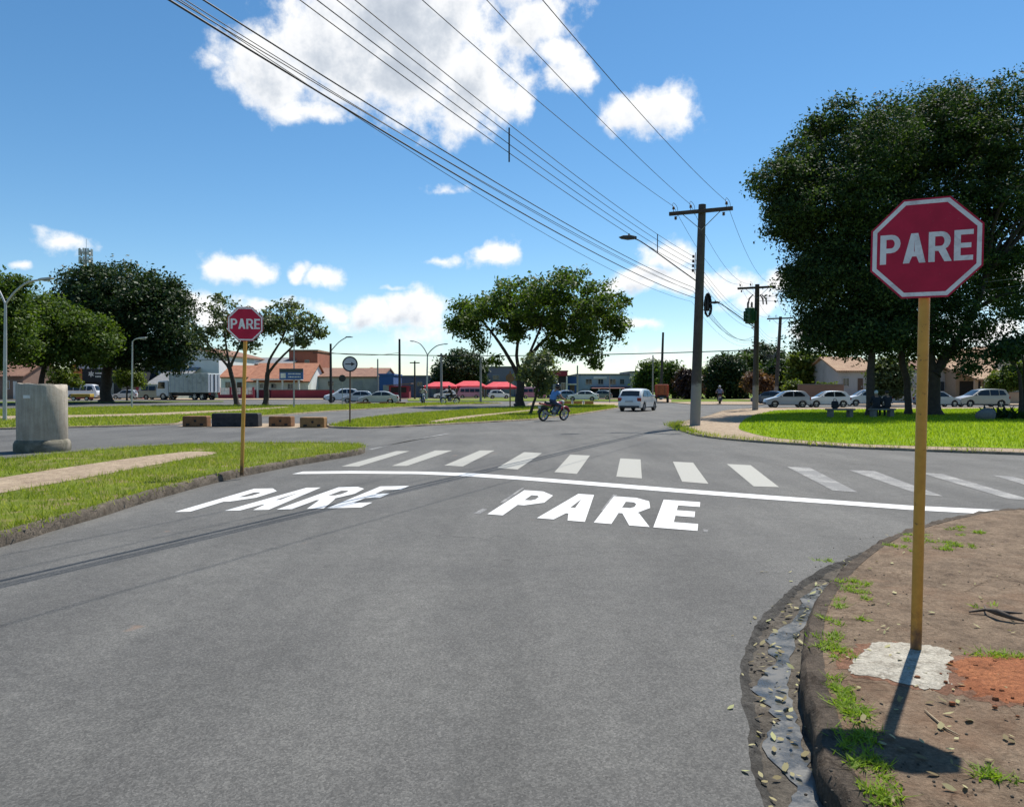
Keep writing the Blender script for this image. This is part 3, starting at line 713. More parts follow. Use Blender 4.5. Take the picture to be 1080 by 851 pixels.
def stop_sign(label, base, zc, size, yaw, roll, lean, rpost, group):
    t = thing('stop_sign', label, 'stop sign', base, 0, group); top = zc - base.z
    b = MB(); k = 8; e = top + size * .46
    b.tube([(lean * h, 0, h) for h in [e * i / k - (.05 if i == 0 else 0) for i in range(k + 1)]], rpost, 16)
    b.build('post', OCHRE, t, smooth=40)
    Mx = Matrix.Translation((lean * top, 0, top)) @ Matrix.Rotation(yaw, 4, 'Z') @ Matrix.Translation((0, -rpost - .012, 0)) @ Matrix.Rotation(roll, 4, 'Y')
    ap = size / 2; Rr_ = ap / math.cos(R(22.5))
    oc = lambda s: [(s * Rr_ * math.cos(R(22.5 + 45 * i)), s * Rr_ * math.sin(R(22.5 + 45 * i))) for i in range(8)]
    fn = lambda a, c, h: Mx @ Vector((a, -h, c))
    p = MB().prism(oc(1), 0, .004, fn).build('panel', SIGNRED, t)
    b = MB(); o1, o2 = oc(.965), oc(.885)
    vs = [fn(a, c, .0055) for a, c in o1] + [fn(a, c, .0055) for a, c in o2] + [fn(a, c, .0038) for a, c in o1] + [fn(a, c, .0038) for a, c in o2]
    fs = []
    for i in range(8):
        j = (i + 1) % 8; fs += [(i, j, 8 + j, 8 + i), (16 + i, 16 + j, j, i), (8 + i, 8 + j, 24 + j, 24 + i)]
    b.add(vs, fs); b.build('border', SIGNWHITE, p)
    gl = glyphs(8, .2); gap = .085; W = sum(w for _, _, w in gl) + gap * 3; hh = size * .3; ws = size * .825 / W; x0 = -W / 2
    for ch, gly, w in gl:
        b = MB(); glyph_mesh(b, gly, lambda x, y, h, x0=x0: fn((x0 + x) * ws, (y - .5) * hh + size * .005, .0038 + h), .0017)
        b.build('letter', SIGNWHITE, p); x0 += w + gap
    for kk in (.5, -.6): MB().box(-.035, .035, -rpost - .01, rpost + .012, top + ap * kk, top + ap * kk + .035, M4=Matrix.Translation((lean * top, 0, 0)) @ Matrix.Rotation(yaw, 4, 'Z')).build('bracket', GALV, t)
    # rim along the panel edge
    return t
pb = G(966, 684, .125); D1 = pb.y
stop_sign('large red stop sign on an ochre post set in fresh concrete at the near corner', pb, PD(977, 263, D1).z, .55, -math.atan2(pb.x, pb.y), R(.7), .013, .029, 'red octagonal stop signs')
pb2 = G(255, 498, .12)
stop_sign('red stop sign on an ochre post in the grass by the left kerb', pb2, PD(258, 342, pb2.y).z, .59, math.atan2(-pb2.x, pb2.y) * .6, R(0), .034, .032, 'red octagonal stop signs')

# ------------------------------------------------------------------ round signs, boards
DARKM = M('dark_metal', (.035, .035, .04), .25, 6, .5, .4); GREYM = M('grey_metal', (.3, .31, .32), .2, 5, .45, .6)
RUSTP = M('rusty_post', (.13, .07, .045), .4, 6, .75, .2); WHITEP = M('white_paint', (.72, .72, .7), .12, 4, .6, dirt=(.5, .47, .42))
BLACK = M('black_paint', (.012, .012, .014), .2, 6, .5); RUBBER = M('rubber', (.02, .02, .021), .25, 8, .85)
SIGNGREY = M('sign_grey', (.5, .51, .52), .1, 8, .45)
def disc_sign(name, label, px, pyb, pyc, dia, face, rim, post, arrow=False, back=False, lean=.01):
    base = G(px, pyb, .06); t = thing(name, label, 'road sign', base); zc = PD(px, pyc, base.y).z - base.z
    MB().tube([(0, 0, -.03), (lean * zc, 0, zc + dia * .4)], .032, 10).build('post', post, t, smooth=40)
    o = Vector((lean * zc, -.045, zc))
    p = MB().lathe([(dia / 2, 0), (dia / 2, .006), (0, .006)], 32, o, (0, -1, 0)).build('panel', rim, t, smooth=30)
    if not back:
        MB().lathe([(dia * .41, .007), (dia * .41, .009), (0, .009)], 32, o, (0, -1, 0)).build('face', face, p, smooth=30)
    if arrow:
        b = MB(); s = dia; b.prism([(-.3 * s, -.035 * s), (.08 * s, -.035 * s), (.08 * s, -.13 * s), (.32 * s, 0), (.08 * s, .13 * s), (.08 * s, .035 * s), (-.3 * s, .035 * s)], .0095, .011, lambda a, c, h: o + Vector((a, -h, c)))
        b.build('arrow', BLACK, p)
    return t
disc_sign('road_sign', 'round grey sign with a black arrow pointing right, dark rim, on a thin post', 369, 447.3, 384, .66, SIGNGREY, DARKM, RUSTP, True)
disc_sign('road_sign', 'small dark round sign seen from behind in front of the silver cars', 361, 427.5, 399, .62, DARKM, DARKM, GREYM, back=True)
t = thing('road_sign', 'brown eight sided sign on a short post left of the spreading tree trunk', 'road sign', G(538, 430, .06)); D = t.location.y
BRN = M('brown_sign', (.22, .1, .035), .25, 4, .6)
MB().tube([(0, 0, 0), (0, 0, Z(392, D))], .05, 8).build('post', BRN, t, smooth=40)
MB().prism([(.36 * math.cos(R(22.5 + 45 * i)), .36 * math.sin(R(22.5 + 45 * i))) for i in range(8)], .06, .075, lambda a, c, h: Vector((a, -h, c + Z(398, D) - .12))).build('panel', BRN, t)

# blue board on a gantry post (the words are too far to read: bars of lettering)
t = thing('billboard', 'blue street billboard with a dark top band on one tall thin pole', 'billboard', G(310, 429.5, .06)); D = t.location.y
w = (321 - 296) * D / 800; zt, zb = Z(388, D) - .12, Z(399.5, D) - .12; xo = (308 - 310) * D / 800
MB().tube([(0, 0, 0), (.05, 0, Z(346, D))], [.07, .035], 8).build('pole', GREYM, t, smooth=40)
p = MB().box(xo - w / 2, xo + w / 2, -.16, -.08, zb, zt).build('panel', M('board_blue', (.03, .1, .3), .2, 3, .5), t)
MB().box(xo - w / 2, xo + w / 2, -.175, -.161, zt - .28, zt).build('top_band', M('board_dark', (.03, .05, .06), .2, 3, .5), p)
MB().box(xo - w / 2 + .1, xo - w / 2 + .5, -.175, -.161, zb + .12, zb + .5).build('white_panel', WHITEP, p)
for zz in (zb + .16, zb + .4):
    b = MB(); x0 = xo - w / 2 + .7
    while x0 < xo + w / 2 - .25:
        l = random.uniform(.05, .13); b.box(x0, x0 + l, -.17, -.161, zz, zz + .09); x0 += l + .04
    b.build('lettering', WHITEP, p)
for dx in (-.55, .45):
    MB().tube([(xo + dx * w / 2 * 1.2, -.06, zb - .05), (xo + dx * w / 2 * 1.2, -.06, zt)], .03, 6).build('bracket', GREYM, t)

# ------------------------------------------------------------------ lamp posts
LAMPM = M('lamp_grey', (.4, .41, .42), .15, 3, .5, .4); LENS = M('lamp_lens', (.6, .6, .58), .05, 5, .3)
def lamp_post(label, px, pyb, pyj, arms, rb, rt, mat=LAMPM, z0=.05, lean=.02, group='tall street lamps', name='street_lamp'):
    base = G(px, pyb, z0); D = base.y; t = thing(name, label, 'street lamp', base, 0, group); zj = Z(pyj, D) - z0
    pts = [(lean * h, 0, h) for h in (-.05, zj * .33, zj * .66, zj)]
    MB().tube(pts, [rb, rb * .8 + rt * .2, (rb + rt) / 2, rt], 12).build('pole', mat, t, smooth=40)
    j = Vector(pts[-1])
    for (ax, ay) in arms:
        e = Vector((X(ax, D) - base.x, 0, Z(ay, D) - z0)); d = e - j
        cur = catmull([j - Vector((0, 0, .05)), j + Vector((d.x * .25, 0, d.z * .45)), j + Vector((d.x * .6, 0, d.z * .85)), e], 5)
        arm = MB().tube(cur, [rt * .9] * (len(cur) - 1) + [rt * .7], 8).build('arm', mat, t, smooth=50)
        sgn = 1 if d.x > 0 else -1; o = e; L = .62
        hd = MB().prism([(-.05, -.03), (.1, -.06), (L - .05, -.05), (L, .0), (L * .8, .05), (.1, .06), (-.05, .04)], -.12, .12, lambda a, c, h: o + Vector((sgn * a, h, c + a * .12))).build('lamp_head', mat, arm, bevel=.02)
        MB().box(.15, L - .1, -.09, .09, -.075, -.055, M4=Matrix.Translation(o) @ Matrix.Diagonal((sgn, 1, 1, 1))).build('lens', LENS, hd)
    return t
lamp_post('tall pale double armed street lamp behind the concrete pipe at the left edge', 5, 443.5, 320, [(44, 295), (-22, 288)], .09, .055)
lamp_post('double armed street lamp in the distance left of the red market canopies', 450, 421, 374, [(437, 360), (468, 363)], .13, .08, group='tall street lamps')
lamp_post('slim street lamp in front of the round dark tree on the left', 139, 430, 360, [(147, 357)], .07, .045)

# ------------------------------------------------------------------ utility poles and wires
def pole_mat():
    m, nt, b, out = nodes_of('pole_concrete'); P = N(nt, 'ShaderNodeTexCoord').outputs['Object']
    c = ramp(nt, noise(nt, P, 3, 6, .7), [(.3, (.045, .037, .033)), (.7, (.088, .074, .066))])
    z = N(nt, 'ShaderNodeSeparateXYZ'); nt.links.new(P, z.inputs[0]); zz = N(nt, 'ShaderNodeMath', operation='MULTIPLY_ADD'); nt.links.new(noise(nt, P, 9, 5, .7), zz.inputs[0]); zz.inputs[1].default_value = .5; nt.links.new(z.outputs[2], zz.inputs[2])
    k = N(nt, 'ShaderNodeMapRange'); k.inputs[1].default_value = 1.85; k.inputs[2].default_value = 2.0; k.inputs[3].default_value = .72; k.inputs[4].default_value = 0; nt.links.new(zz.outputs[0], k.inputs[0])
    c = mix(nt, k.outputs[0], c, (.33, .31, .28)); nt.links.new(c, b.inputs['Base Color']); b.inputs['Roughness'].default_value = .85; bump(nt, b, noise(nt, P, 35, 4, .7), .4, .01); return m
POLEM = pole_mat(); WOOD = M('weathered_wood', (.06, .045, .035), .35, 8, .85, bmp=.4); PORC = M('porcelain', (.1, .06, .05), .2, 9, .3)
CABLE = M('cable_black', (.018, .018, .02), .2, 6, .6)
u = Vector((.40, .9165, 0)).normalized(); side = Vector((.9165, -.40, 0))   # pole line and its right side
P1b, P2b, P3b = G(733, 448.5, .06), G(796.5, 432.3, .06), G(818, 424.8, .05)
TOP1, TOP2, TOP3 = Z(216, P1b.y), Z(300, P2b.y), Z(334, P3b.y)
lean1, lean2 = .028, .01
AOFF = [-1.12, -.42, 1.0]
def utility_pole(label, base, top, lean, r0, r1, armz, rackz):
    t = thing('utility_pole', label, 'utility pole', base, 0, 'concrete utility poles along the street')
    H = top - base.z; Pt = lambda h: Vector((lean * h, 0, h))
    MB().tube([Pt(H * i / 6 - (.1 if i == 0 else 0)) for i in range(7)], [r0 + (r1 - r0) * i / 6 for i in range(7)], 14).build('pole', POLEM, t, smooth=40)
    c = Pt(armz - base.z); rot = math.atan2(side.y, side.x)
    Mx = Matrix.Translation(c - u * (r1 + .06)) @ Matrix.Rotation(rot, 4, 'Z')
    arm = MB().box(-1.3, 1.25, -.055, .055, -.075, .075, M4=Mx).build('crossarm', WOOD, t, bevel=.008)
    for s in (-1, 1):
        b = MB(); b.tube([Mx @ Vector((s * .75, .05, -.06)), c + Vector((0, 0, -.75)) - u * r1], .016, 6); b.build('brace', GREYM, t)
    for a in AOFF:
        MB().lathe([(.012, 0), (.012, .1), (.05, .1), (.062, .13), (.035, .15), (.055, .17), (.03, .22), (.0, .235)], 10, Mx @ Vector((a, 0, .075))).build('insulator', PORC, arm, smooth=40)
    for a in (-1.02, .9):
        b = MB(); b.lathe([(.0, 0), (.05, .01), (.06, .05), (.04, .07), (.06, .1), (.04, .14), (0, .15)], 10, Mx @ Vector((a, -.06, -.13)), (0, 0, -1)); b.build('insulator', PORC, arm, smooth=40)
    # jumpers
    for a in AOFF:
        b = MB(); q = Mx @ Vector((a, 0, .3)); b.tube(catmull([q + u * -.25 + Vector((0, 0, -.05)), q + Vector((0, 0, .14)), q + u * .3 + Vector((.1, 0, 0)), q + u * .3 + Vector((.1, 0, -.35))], 5), .009, 5); b.build('jumper_wire', CABLE, arm)
    for k, z in enumerate(rackz):
        MB().lathe([(.03, 0), (.06, .02), (.04, .06), (.06, .1), (.03, .12)], 10, Pt(z - base.z) - side * (r1 + .14) + Vector((0, 0, -.06))).build('rack_insulator', PORC, t, smooth=40)
    b = MB(); zz0, zz1 = rackz[-1] - base.z - .15, rackz[0] - base.z + .15; q = -side * (r1 + .06)
    b.tube([Pt(zz0) + q, Pt(zz1) + q], .014, 6); b.build('rack', GREYM, t)
    return t, Pt
RACK1 = [Z(y, P1b.y) for y in (270, 275, 280, 285)]; TEL1 = [Z(y, P1b.y) for y in (303, 308, 314)]
t1, Pt1 = utility_pole('nearest dark concrete utility pole with a whitish base at the tip of the park corner', P1b, TOP1, lean1, .215, .15, Z(224, P1b.y), RACK1)
t2, Pt2 = utility_pole('second utility pole carrying a green transformer beside the parked silver car', P2b, TOP2, lean2, .21, .15, TOP2 - .25, [TOP2 - 2.2 - .27 * k for k in range(4)])
t3, Pt3 = utility_pole('third utility pole, leaning, farthest along the kerb in front of the dark tree', P3b, TOP3, .05, .2, .15, TOP3 - .2, [TOP3 - 2.2 - .27 * k for k in range(4)])
def arm_lamp(pole, Pt, base, pyroot, end, r=.024):
    D = base.y; j = Pt(Z(pyroot, D) - base.z); e = PD(end[0], end[1], D - 1.1) - base
    cur = catmull([j, j.lerp(e, .33) + Vector((0, 0, .03)), j.lerp(e, .85) + Vector((0, 0, .08)), e], 6)
    arm = MB().tube(cur, r, 8).build('lamp_arm', DARKM, pole, smooth=50)
    d = (e - j); d.z = 0; d.normalize(); n_ = Vector((d.y, -d.x, 0))
    hd = MB().prism([(-.1, -.04), (.2, -.09), (.5, -.07), (.62, 0), (.5, .05), (.15, .08), (-.1, .05)], -.11, .11, lambda a, c, h: e + d * a + n_ * h + Vector((0, 0, c + .02))).build('lamp_head', DARKM, arm, bevel=.02)
    MB().lathe([(.0, 0), (.035, .01), (.035, .08), (0, .09)], 8, e + d * .2 + Vector((0, 0, .09))).build('photocell', DARKM, hd)
arm_lamp(t1, Pt1, P1b, 299, (668, 251.5)); arm_lamp(t2, Pt2, P2b, 347, (757, 319.5), .035)
# cable coil and splice box on the near pole; transformer on the second
c = Pt1(Z(322, P1b.y) - P1b.z) + Vector((.33, -.1, 0)); b = MB()
for k in range(6): b.tube([c + Vector((random.uniform(-.02, .04), k * .03 - .08, 0)) + Vector((.16 * math.cos(a) * .8, 0, .48 * math.sin(a))) for a in np.linspace(0, 2 * math.pi, 17)], .02, 5)
b.build('cable_coil', CABLE, t1)
MB().lathe([(0, -.35), (.085, -.33), (.1, -.2), (.1, .25), (.06, .35), (0, .36)], 12, c + Vector((.02, .1, .1))).build('splice_box', BLACK, t1, smooth=40)
GREEN = M('transformer_green', (.02, .1, .045), .2, 4, .5)
c = Pt2(Z(333, P2b.y) - P2b.z) + Vector((-.5, -.1, 0)); tr = MB().lathe([(0, -.55), (.3, -.55), (.33, -.5), (.33, .4), (.36, .42), (.34, .5), (.1, .58), (0, .58)], 20, c).build('transformer', GREEN, t2, smooth=35)
for k in range(10):
    a = k * .6283; b_ = MB().box(.33, .45, -.012, .012, -.4, .3, M4=Matrix.Translation(c) @ Matrix.Rotation(a, 4, 'Z')); b_.build('cooling_fin', GREEN, tr)
for dx in (-.15, 0.12):
    MB().lathe([(.05, 0), (.09, .05), (.05, .1), (.09, .16), (.05, .22), (.08, .28), (.03, .4), (0, .42)], 10, c + Vector((dx, 0, .55))).build('bushing', PORC, tr, smooth=40)
for dx in (-.55, .4, .62):
    MB().tube([Pt2(TOP2 - P2b.z - .7) + Vector((dx * .5, 0, 0)), Pt2(TOP2 - P2b.z - .9) + Vector((dx, 0, -.1)), Pt2(TOP2 - P2b.z - 1.4) + Vector((dx * 1.1, 0, 0))], [.03, .06, .04], 7).build('fuse_cutout', PORC, t2, smooth=40)

def wire(label, p1, p2, p3, px_top, sag0, sag1, r, group, pyt=0, Lback=35.0):
    """cable from the unseen pole behind the camera over the near pole to the others; px_top = where it leaves the photo's top edge"""
    kx = (px_top - HX) / FPX; rr = ray(px_top, pyt); kz = rr.z / rr.y; kx = rr.x / rr.y
    # plan position along the line where the picture column is px_top
    tt = (p1.x - kx * p1.y) / (u.x - kx * u.y); q = p1 - u * tt; q.z = EYE + kz * q.y
    f = tt / Lback; h0 = (q.z - p1.z * (1 - f) + 4 * sag0 * f * (1 - f)) / f
    p0 = p1 - u * Lback; p0.z = h0; pts = []
    def span(a, b_, s, n):
        return [a.lerp(b_, k / n) - Vector((0, 0, 4 * s * (k / n) * (1 - k / n))) for k in range(n)]
    pts += span(p0, p1, sag0, 26) + span(p1, p2, sag1, 14)
    if p3 is not None: pts += span(p2, p3, sag1, 10) + [p3]
    else: pts += [p2]
    o = tag(MB().tube(pts, r, 6).build('overhead_wire', CABLE, smooth=60), label, 'overhead wire', group); return o, p0
W = []
c1, c2, c3 = P1b + Pt1(Z(224, P1b.y) - P1b.z), P2b + Pt2(TOP2 - .25 - P2b.z), P3b + Pt3(TOP3 - .2 - P3b.z)
LBL = ['left hand of three high wires on the nearest crossarm', 'middle of three high wires on the nearest crossarm', 'right hand of three high wires on the nearest crossarm, outermost to the right']
for a, px, l in zip(AOFF, (445, 513, 572), LBL):
    W.append(wire(l, c1 - u * .21 + side * a + Vector((0, 0, .3)), c2 - u * .21 + side * a + Vector((0, 0, .3)), c3 - u * .21 + side * a + Vector((0, 0, .3)), px, .5, .9, .008, 'high wires on the crossarms')[0])
SEC = ['uppermost of four spaced wires on the side rack of the nearest pole', 'second highest of four spaced wires on the side rack', 'third highest of four spaced wires on the side rack', 'lowest of four spaced wires on the side rack']
SECP = []
for k, (z, px) in enumerate(zip(RACK1, (374, 355, 334, 316))):
    o, p0 = wire(SEC[k], P1b + Pt1(z - P1b.z) - side * .3, P2b + Pt2(TOP2 - 2.2 - .27 * k - P2b.z) - side * .3, P3b + Pt3(TOP3 - 2.2 - .27 * k - P3b.z) - side * .3, px, .45, .5, .007, 'spaced wires on the side racks'); SECP.append(p0)
TEL = ['thick telephone cable, leftmost of the low cable bundle', 'thin telephone cable between the two thick ones of the low bundle', 'twisted black cable hanging a little right of the low bundle', 'telephone cable at the right edge of the low cable bundle', 'slack thin cable hanging lowest in the bundle']
for k, (z, px, r, s) in enumerate([(TEL1[2], 178, .011, .5), (TEL1[1], 186, .006, .35), (TEL1[0], 214, .009, .45), (TEL1[1] + .06, 195, .005, .5), (TEL1[2] - .15, 190, .0045, .75)]):
    wire(TEL[k], P1b + Pt1(z - P1b.z) - side * (.18 + .03 * k), P2b + Pt2(TOP2 - 3.6 - .12 * k - P2b.z) - side * .2, P3b + Pt3(TOP3 - 3.6 - .1 * k - P3b.z) - side * .2, px, s, .8, r, 'low telephone cables')
# spacer rods hanging between the secondary wires
def spacer(px, py0, py1, label):
    # on the vertical plane of the side rack
    p1 = P1b + Pt1(RACK1[1] - P1b.z) - side * .3; r0 = ray(px, py0); kx = r0.x / r0.y
    tt = (p1.x - kx * p1.y) / (u.x - kx * u.y); q = p1 - u * tt
    a = Vector((q.x, q.y, EYE + r0.z / r0.y * q.y)); r1 = ray(px, py1); b_ = Vector((q.x, q.y, EYE + r1.z / r1.y * q.y))
    tag(MB().tube([a, b_], .016, 6).build('wire_spacer', CABLE, smooth=50), label, 'wire spacer', 'spacer rods between the overhead wires')
spacer(537, 135, 171, 'black spacer rod hanging in the open sky between the wires'); spacer(693.5, 247, 267, 'black spacer rod just left of the nearest pole, by the lamp arm')
# thin cables crossing the street behind, pole to pole
PALEW = M('aluminium_cable', (.4, .4, .4), .1, 4, .5)
def across(label, a, b_, sag, r, mat=CABLE):
    tag(MB().tube([a.lerp(b_, k / 30) - Vector((0, 0, 4 * sag * (k / 30) * (1 - k / 30))) for k in range(31)], r, 5).build('overhead_wire', mat, smooth=60), label, 'overhead wire', 'cables crossing the street')
across('thick sagging cable crossing low over the far street behind the spreading tree', PD(330, 372, 72), PD(797, 369, P2b.y), .35, .035)
across('upper pale cable crossing behind the large stop sign', P2b + Pt2(7.9), PD(1200, 274, 38), .5, .014, PALEW)
across('lower pale cable crossing behind the large stop sign', P2b + Pt2(7.6), PD(1200, 282, 38), .6, .014, PALEW)
across('thin cable running between the far left poles', PD(349, 372, 72), PD(421, 372, 78), .25, .025)

def plain_pole(label, px, pyb, pyt, r, mat, lean=0, lamp=None, arm=None):
    base = G(px, pyb, .05); D = base.y; t = thing('utility_pole', label, 'utility pole', base, 0, 'distant poles'); H = Z(pyt, D)
    MB().tube([(lean * h, 0, h) for h in (-.05, H / 2, H)], [r, r * .85, r * .7], 9).build('pole', mat, t, smooth=40)
    if lamp:
        e = Vector((X(lamp[0], D) - base.x, 0, Z(lamp[1], D))); j = Vector((0, 0, Z(lamp[2], D)))
        a = MB().tube(catmull([j, j.lerp(e, .5) + Vector((0, 0, .2)), e], 5), .05, 7).build('lamp_arm', GREYM, t, smooth=50)
        MB().prism([(0, -.06), (.7, -.05), (.75, .0), (.5, .07), (0, .06)], -.13, .13, lambda x, c, h: e + Vector((x - .1, h, c))).build('lamp_head', GREYM, a)
    if arm: MB().box(-arm, arm, -.08, .08, H - .35, H - .2).build('crossarm', WOOD, t)
DPOLE = M('dark_pole', (.05, .042, .04), .3, 4, .85); PPOLE = M('pale_pole', (.28, .27, .25), .2, 4, .85)
plain_pole('dark pole with a curved lamp arm left of the round arrow sign', 349, 424.5, 363, .16, DPOLE, lamp=(366, 356, 371))
plain_pole('tall dark pole behind the silver sedan', 421.5, 423, 358, .17, DPOLE)
plain_pole('short pale pole between the round arrow sign and the silver sedan', 398.5, 422, 379, .12, PPOLE)
plain_pole('thin pole with a small crossarm left of the market canopies', 437.5, 420.5, 381, .15, DPOLE, arm=.7)
plain_pole('grey pole standing in front of the round tree by the market', 465.5, 423.5, 373, .16, PPOLE, arm=.5)
plain_pole('pale pole between the two red market canopies', 507, 423.8, 378, .14, PPOLE)
plain_pole('pale pole in front of the two storey shop block', 609, 421.5, 386, .13, PPOLE)
plain_pole('leaning dark pole above the red truck', 697, 421.5, 351, .2, DPOLE, lean=.03)
plain_pole('thin grey pole left of the red truck', 688.5, 421.5, 375, .12, PPOLE)
plain_pole('thin white pole behind the white hatchback on the left side of the shops', 643, 424, 397, .06, PPOLE)
plain_pole('grey pole half hidden by the dark trees', 781, 420.5, 392, .14, PPOLE)

# ------------------------------------------------------------------ concrete pipe
def pipe_mat():
    m, nt, b, out = nodes_of('pipe_concrete'); P = N(nt, 'ShaderNodeTexCoord').outputs['Object']
    c = ramp(nt, noise(nt, P, 2.5, 7, .7), [(.3, (.34, .295, .235)), (.7, (.5, .44, .36))])
    mp = N(nt, 'ShaderNodeMapping'); mp.inputs['Scale'].default_value = (9, 9, .7); nt.links.new(P, mp.inputs[0])
    s = ramp(nt, noise(nt, mp.outputs[0], 1.5, 5, .65), [(.42, (.7, .67, .63)), (.6, (1.05, 1.05, 1.05))]); c = mix(nt, .55, c, mix(nt, 1, c, s, 'MULTIPLY'))
    nt.links.new(c, b.inputs['Base Color']); b.inputs['Roughness'].default_value = .9; bump(nt, b, noise(nt, P, 28, 6, .75), .5, .02); return m
PIPEM = pipe_mat(); pbase = G(45, 475.5, 0); D = pbase.y
t = thing('concrete_pipe', 'upright weathered concrete drain pipe with a mossy collar and a chipped top', 'concrete pipe', pbase)
rp = 47 * D / 800 / 2; hp = Z(405, D)
b = MB(); n = 48; b.lathe([(rp * .82, .02), (rp * .82, hp), (rp * .97, hp), (rp, hp - .03), (rp * 1.0, hp * .6), (rp * 1.0, .3), (rp * .98, .27)], n)
vs = []
for v in b.v:
    x, y, z = v
    if z > hp * .8:
        k = max(0, x / rp - .86) / .14; z -= k * .16 + .006 * math.sin(9 * math.atan2(y, x)) + .02 * (x / rp)
    vs.append((x, y, z))
b.v = vs; sh = b.build('shaft', PIPEM, t, smooth=40)
MOSS = M('mossy_concrete', (.13, .12, .085), .35, 5, .95, bmp=.5, bscale=25, dirt=(.26, .23, .18))
MB().lathe([(rp * .8, -.02), (rp * 1.1, -.02), (rp * 1.13, .06), (rp * 1.12, .2), (rp * 1.06, .27), (rp * .99, .3), (rp * .8, .3)], 48).build('collar', MOSS, t, smooth=50)
MB().box(-.11, .06, -.006, .006, 0, .08, M4=Matrix.Translation((.0, -rp - .004, hp * .79))).build('paper_label', WHITEP, sh)

# ------------------------------------------------------------------ concrete blocks and planters
BLK = M('rusty_block', (.22, .105, .045), .4, 5, .9, bmp=.8, bscale=16, dirt=(.07, .045, .03)); BLKD = M('dark_block', (.03, .03, .033), .4, 5, .9, bmp=.5, bscale=20, dirt=(.06, .055, .05))
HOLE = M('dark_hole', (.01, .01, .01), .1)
def block(label, px0, px1, pyt, pyb, mat, hole, depth=.5):
    base = G((px0 + px1) / 2, pyb, .004); D = base.y; w = (px1 - px0) * D / 800; h = Z(pyt, D)
    t = thing('concrete_block', label, 'concrete block', base, R(random.uniform(-3, 3)), 'blocks closing the side road'); b = MB()
    ch = .05; b.prism([(-w / 2, 0), (w / 2, 0), (w / 2 * .985, h - ch), (w / 2 * .95, h), (-w / 2 * .96, h), (-w / 2, h - ch)], 0, depth, lambda a, c, hh: Vector((a, hh, c)))
    body = b.build('body', mat, t, bevel=.02)
    for s in ((-.28, .28) if w < 1.3 else (-.35, 0, .35)):
        b = MB(); b.box(s * w - .07, s * w + .07, -.006, .0, h * .12, h * .3); b.build('slot', HOLE, body)
    if hole: MB().lathe([(.05, 0), (.05, .01), (0, .01)], 12, (w * .02, -.001, h * .55), (0, -1, 0)).build('lifting_hole', HOLE, body)
block('leftmost low rusty brown concrete block closing the side road', 192.5, 218, 439, 450, BLK, True)
block('long black concrete block beside the rusty ones', 223, 272.5, 436, 450, BLKD, False)
block('small rusty brown block standing next to the long black one', 283, 307, 439.3, 450, BLK, True)
block('rightmost low brown block with a round lifting hole, nearest the arrow sign', 316, 342, 440.3, 451, M('tan_block', (.3, .16, .06), .35, 5, .9, bmp=.8, bscale=16, dirt=(.14, .075, .035)), True)
for px0, px1, l in ((376, 391, 'brown wheel stop left of the silver sedan front wheel'), (400, 409, 'brown wheel stop under the middle of the silver sedan'), (417, 428, 'dark wheel stop behind the silver sedan')):
    block(l, px0, px1, 424.2, 426.8, BLK, False, .3)
PLW = M('planter_yellow', (.3, .19, .06), .3, 4, .9, dirt=(.16, .1, .05))
for px0, px1, l in ((593.5, 602.5, 'left of three low ochre planters between white posts'), (605, 614, 'middle of three low ochre planters between white posts'), (617, 626, 'right of three low ochre planters between white posts')):
    base = G((px0 + px1) / 2, 427, 0); D = base.y; w = (px1 - px0) * D / 800
    t = thing('planter', l, 'planter', base, 0, 'ochre planters by the island tip'); MB().box(-w / 2, w / 2, 0, .4, 0, .32).build('box', PLW, t, bevel=.02)
    b = MB(); b.box(-w / 2 + .06, w / 2 - .06, .05, .35, .3, .345); b.build('soil', BLK, t)
for px, l in ((592, 'white marker post left of the ochre planters'), (603.6, 'white marker post between the left and middle planters'), (615.4, 'white marker post between the middle and right planters')):
    base = G(px, 427.2, 0); tag(MB().box(base.x - .07, base.x + .07, base.y - .05, base.y + .09, 0, .42).build('marker_post', WHITEP, bevel=.01), l, 'marker post', 'white posts between the planters')
# ------------------------------------------------------------------ vehicles
GLASS = glass_dark(); CHROME = M('rim_alloy', (.42, .43, .45), .1, 9, .3, .8)
TAIL = M('tail_lamp_red', (.25, .01, .012), .1, 9, .2); HEADL = M('headlamp', (.55, .57, .6), .1, 9, .12); PLATE = M('number_plate', (.45, .46, .48), .1, 20, .5); PLAST = M('black_plastic', (.03, .03, .032), .2, 9, .6)
def paint(name, col, rough=.28):
    return M(name, col, .05, 2, rough, .0, coat=.6)
WHITEC = paint('car_white', (.72, .73, .74)); SILVER = paint('car_silver', (.42, .44, .47), .3); CHAMP = paint('car_champagne', (.4, .37, .32), .3); DBLUE = paint('car_dark_blue', (.03, .06, .12)); BLUEC = paint('car_blue', (.08, .16, .3)); REDC = paint('car_red', (.4, .03, .04)); BEIGE = paint('van_beige', (.5, .44, .3), .45); GREYC = paint('car_grey', (.16, .17, .18)); PINKC = paint('van_pink', (.5, .2, .25), .45)

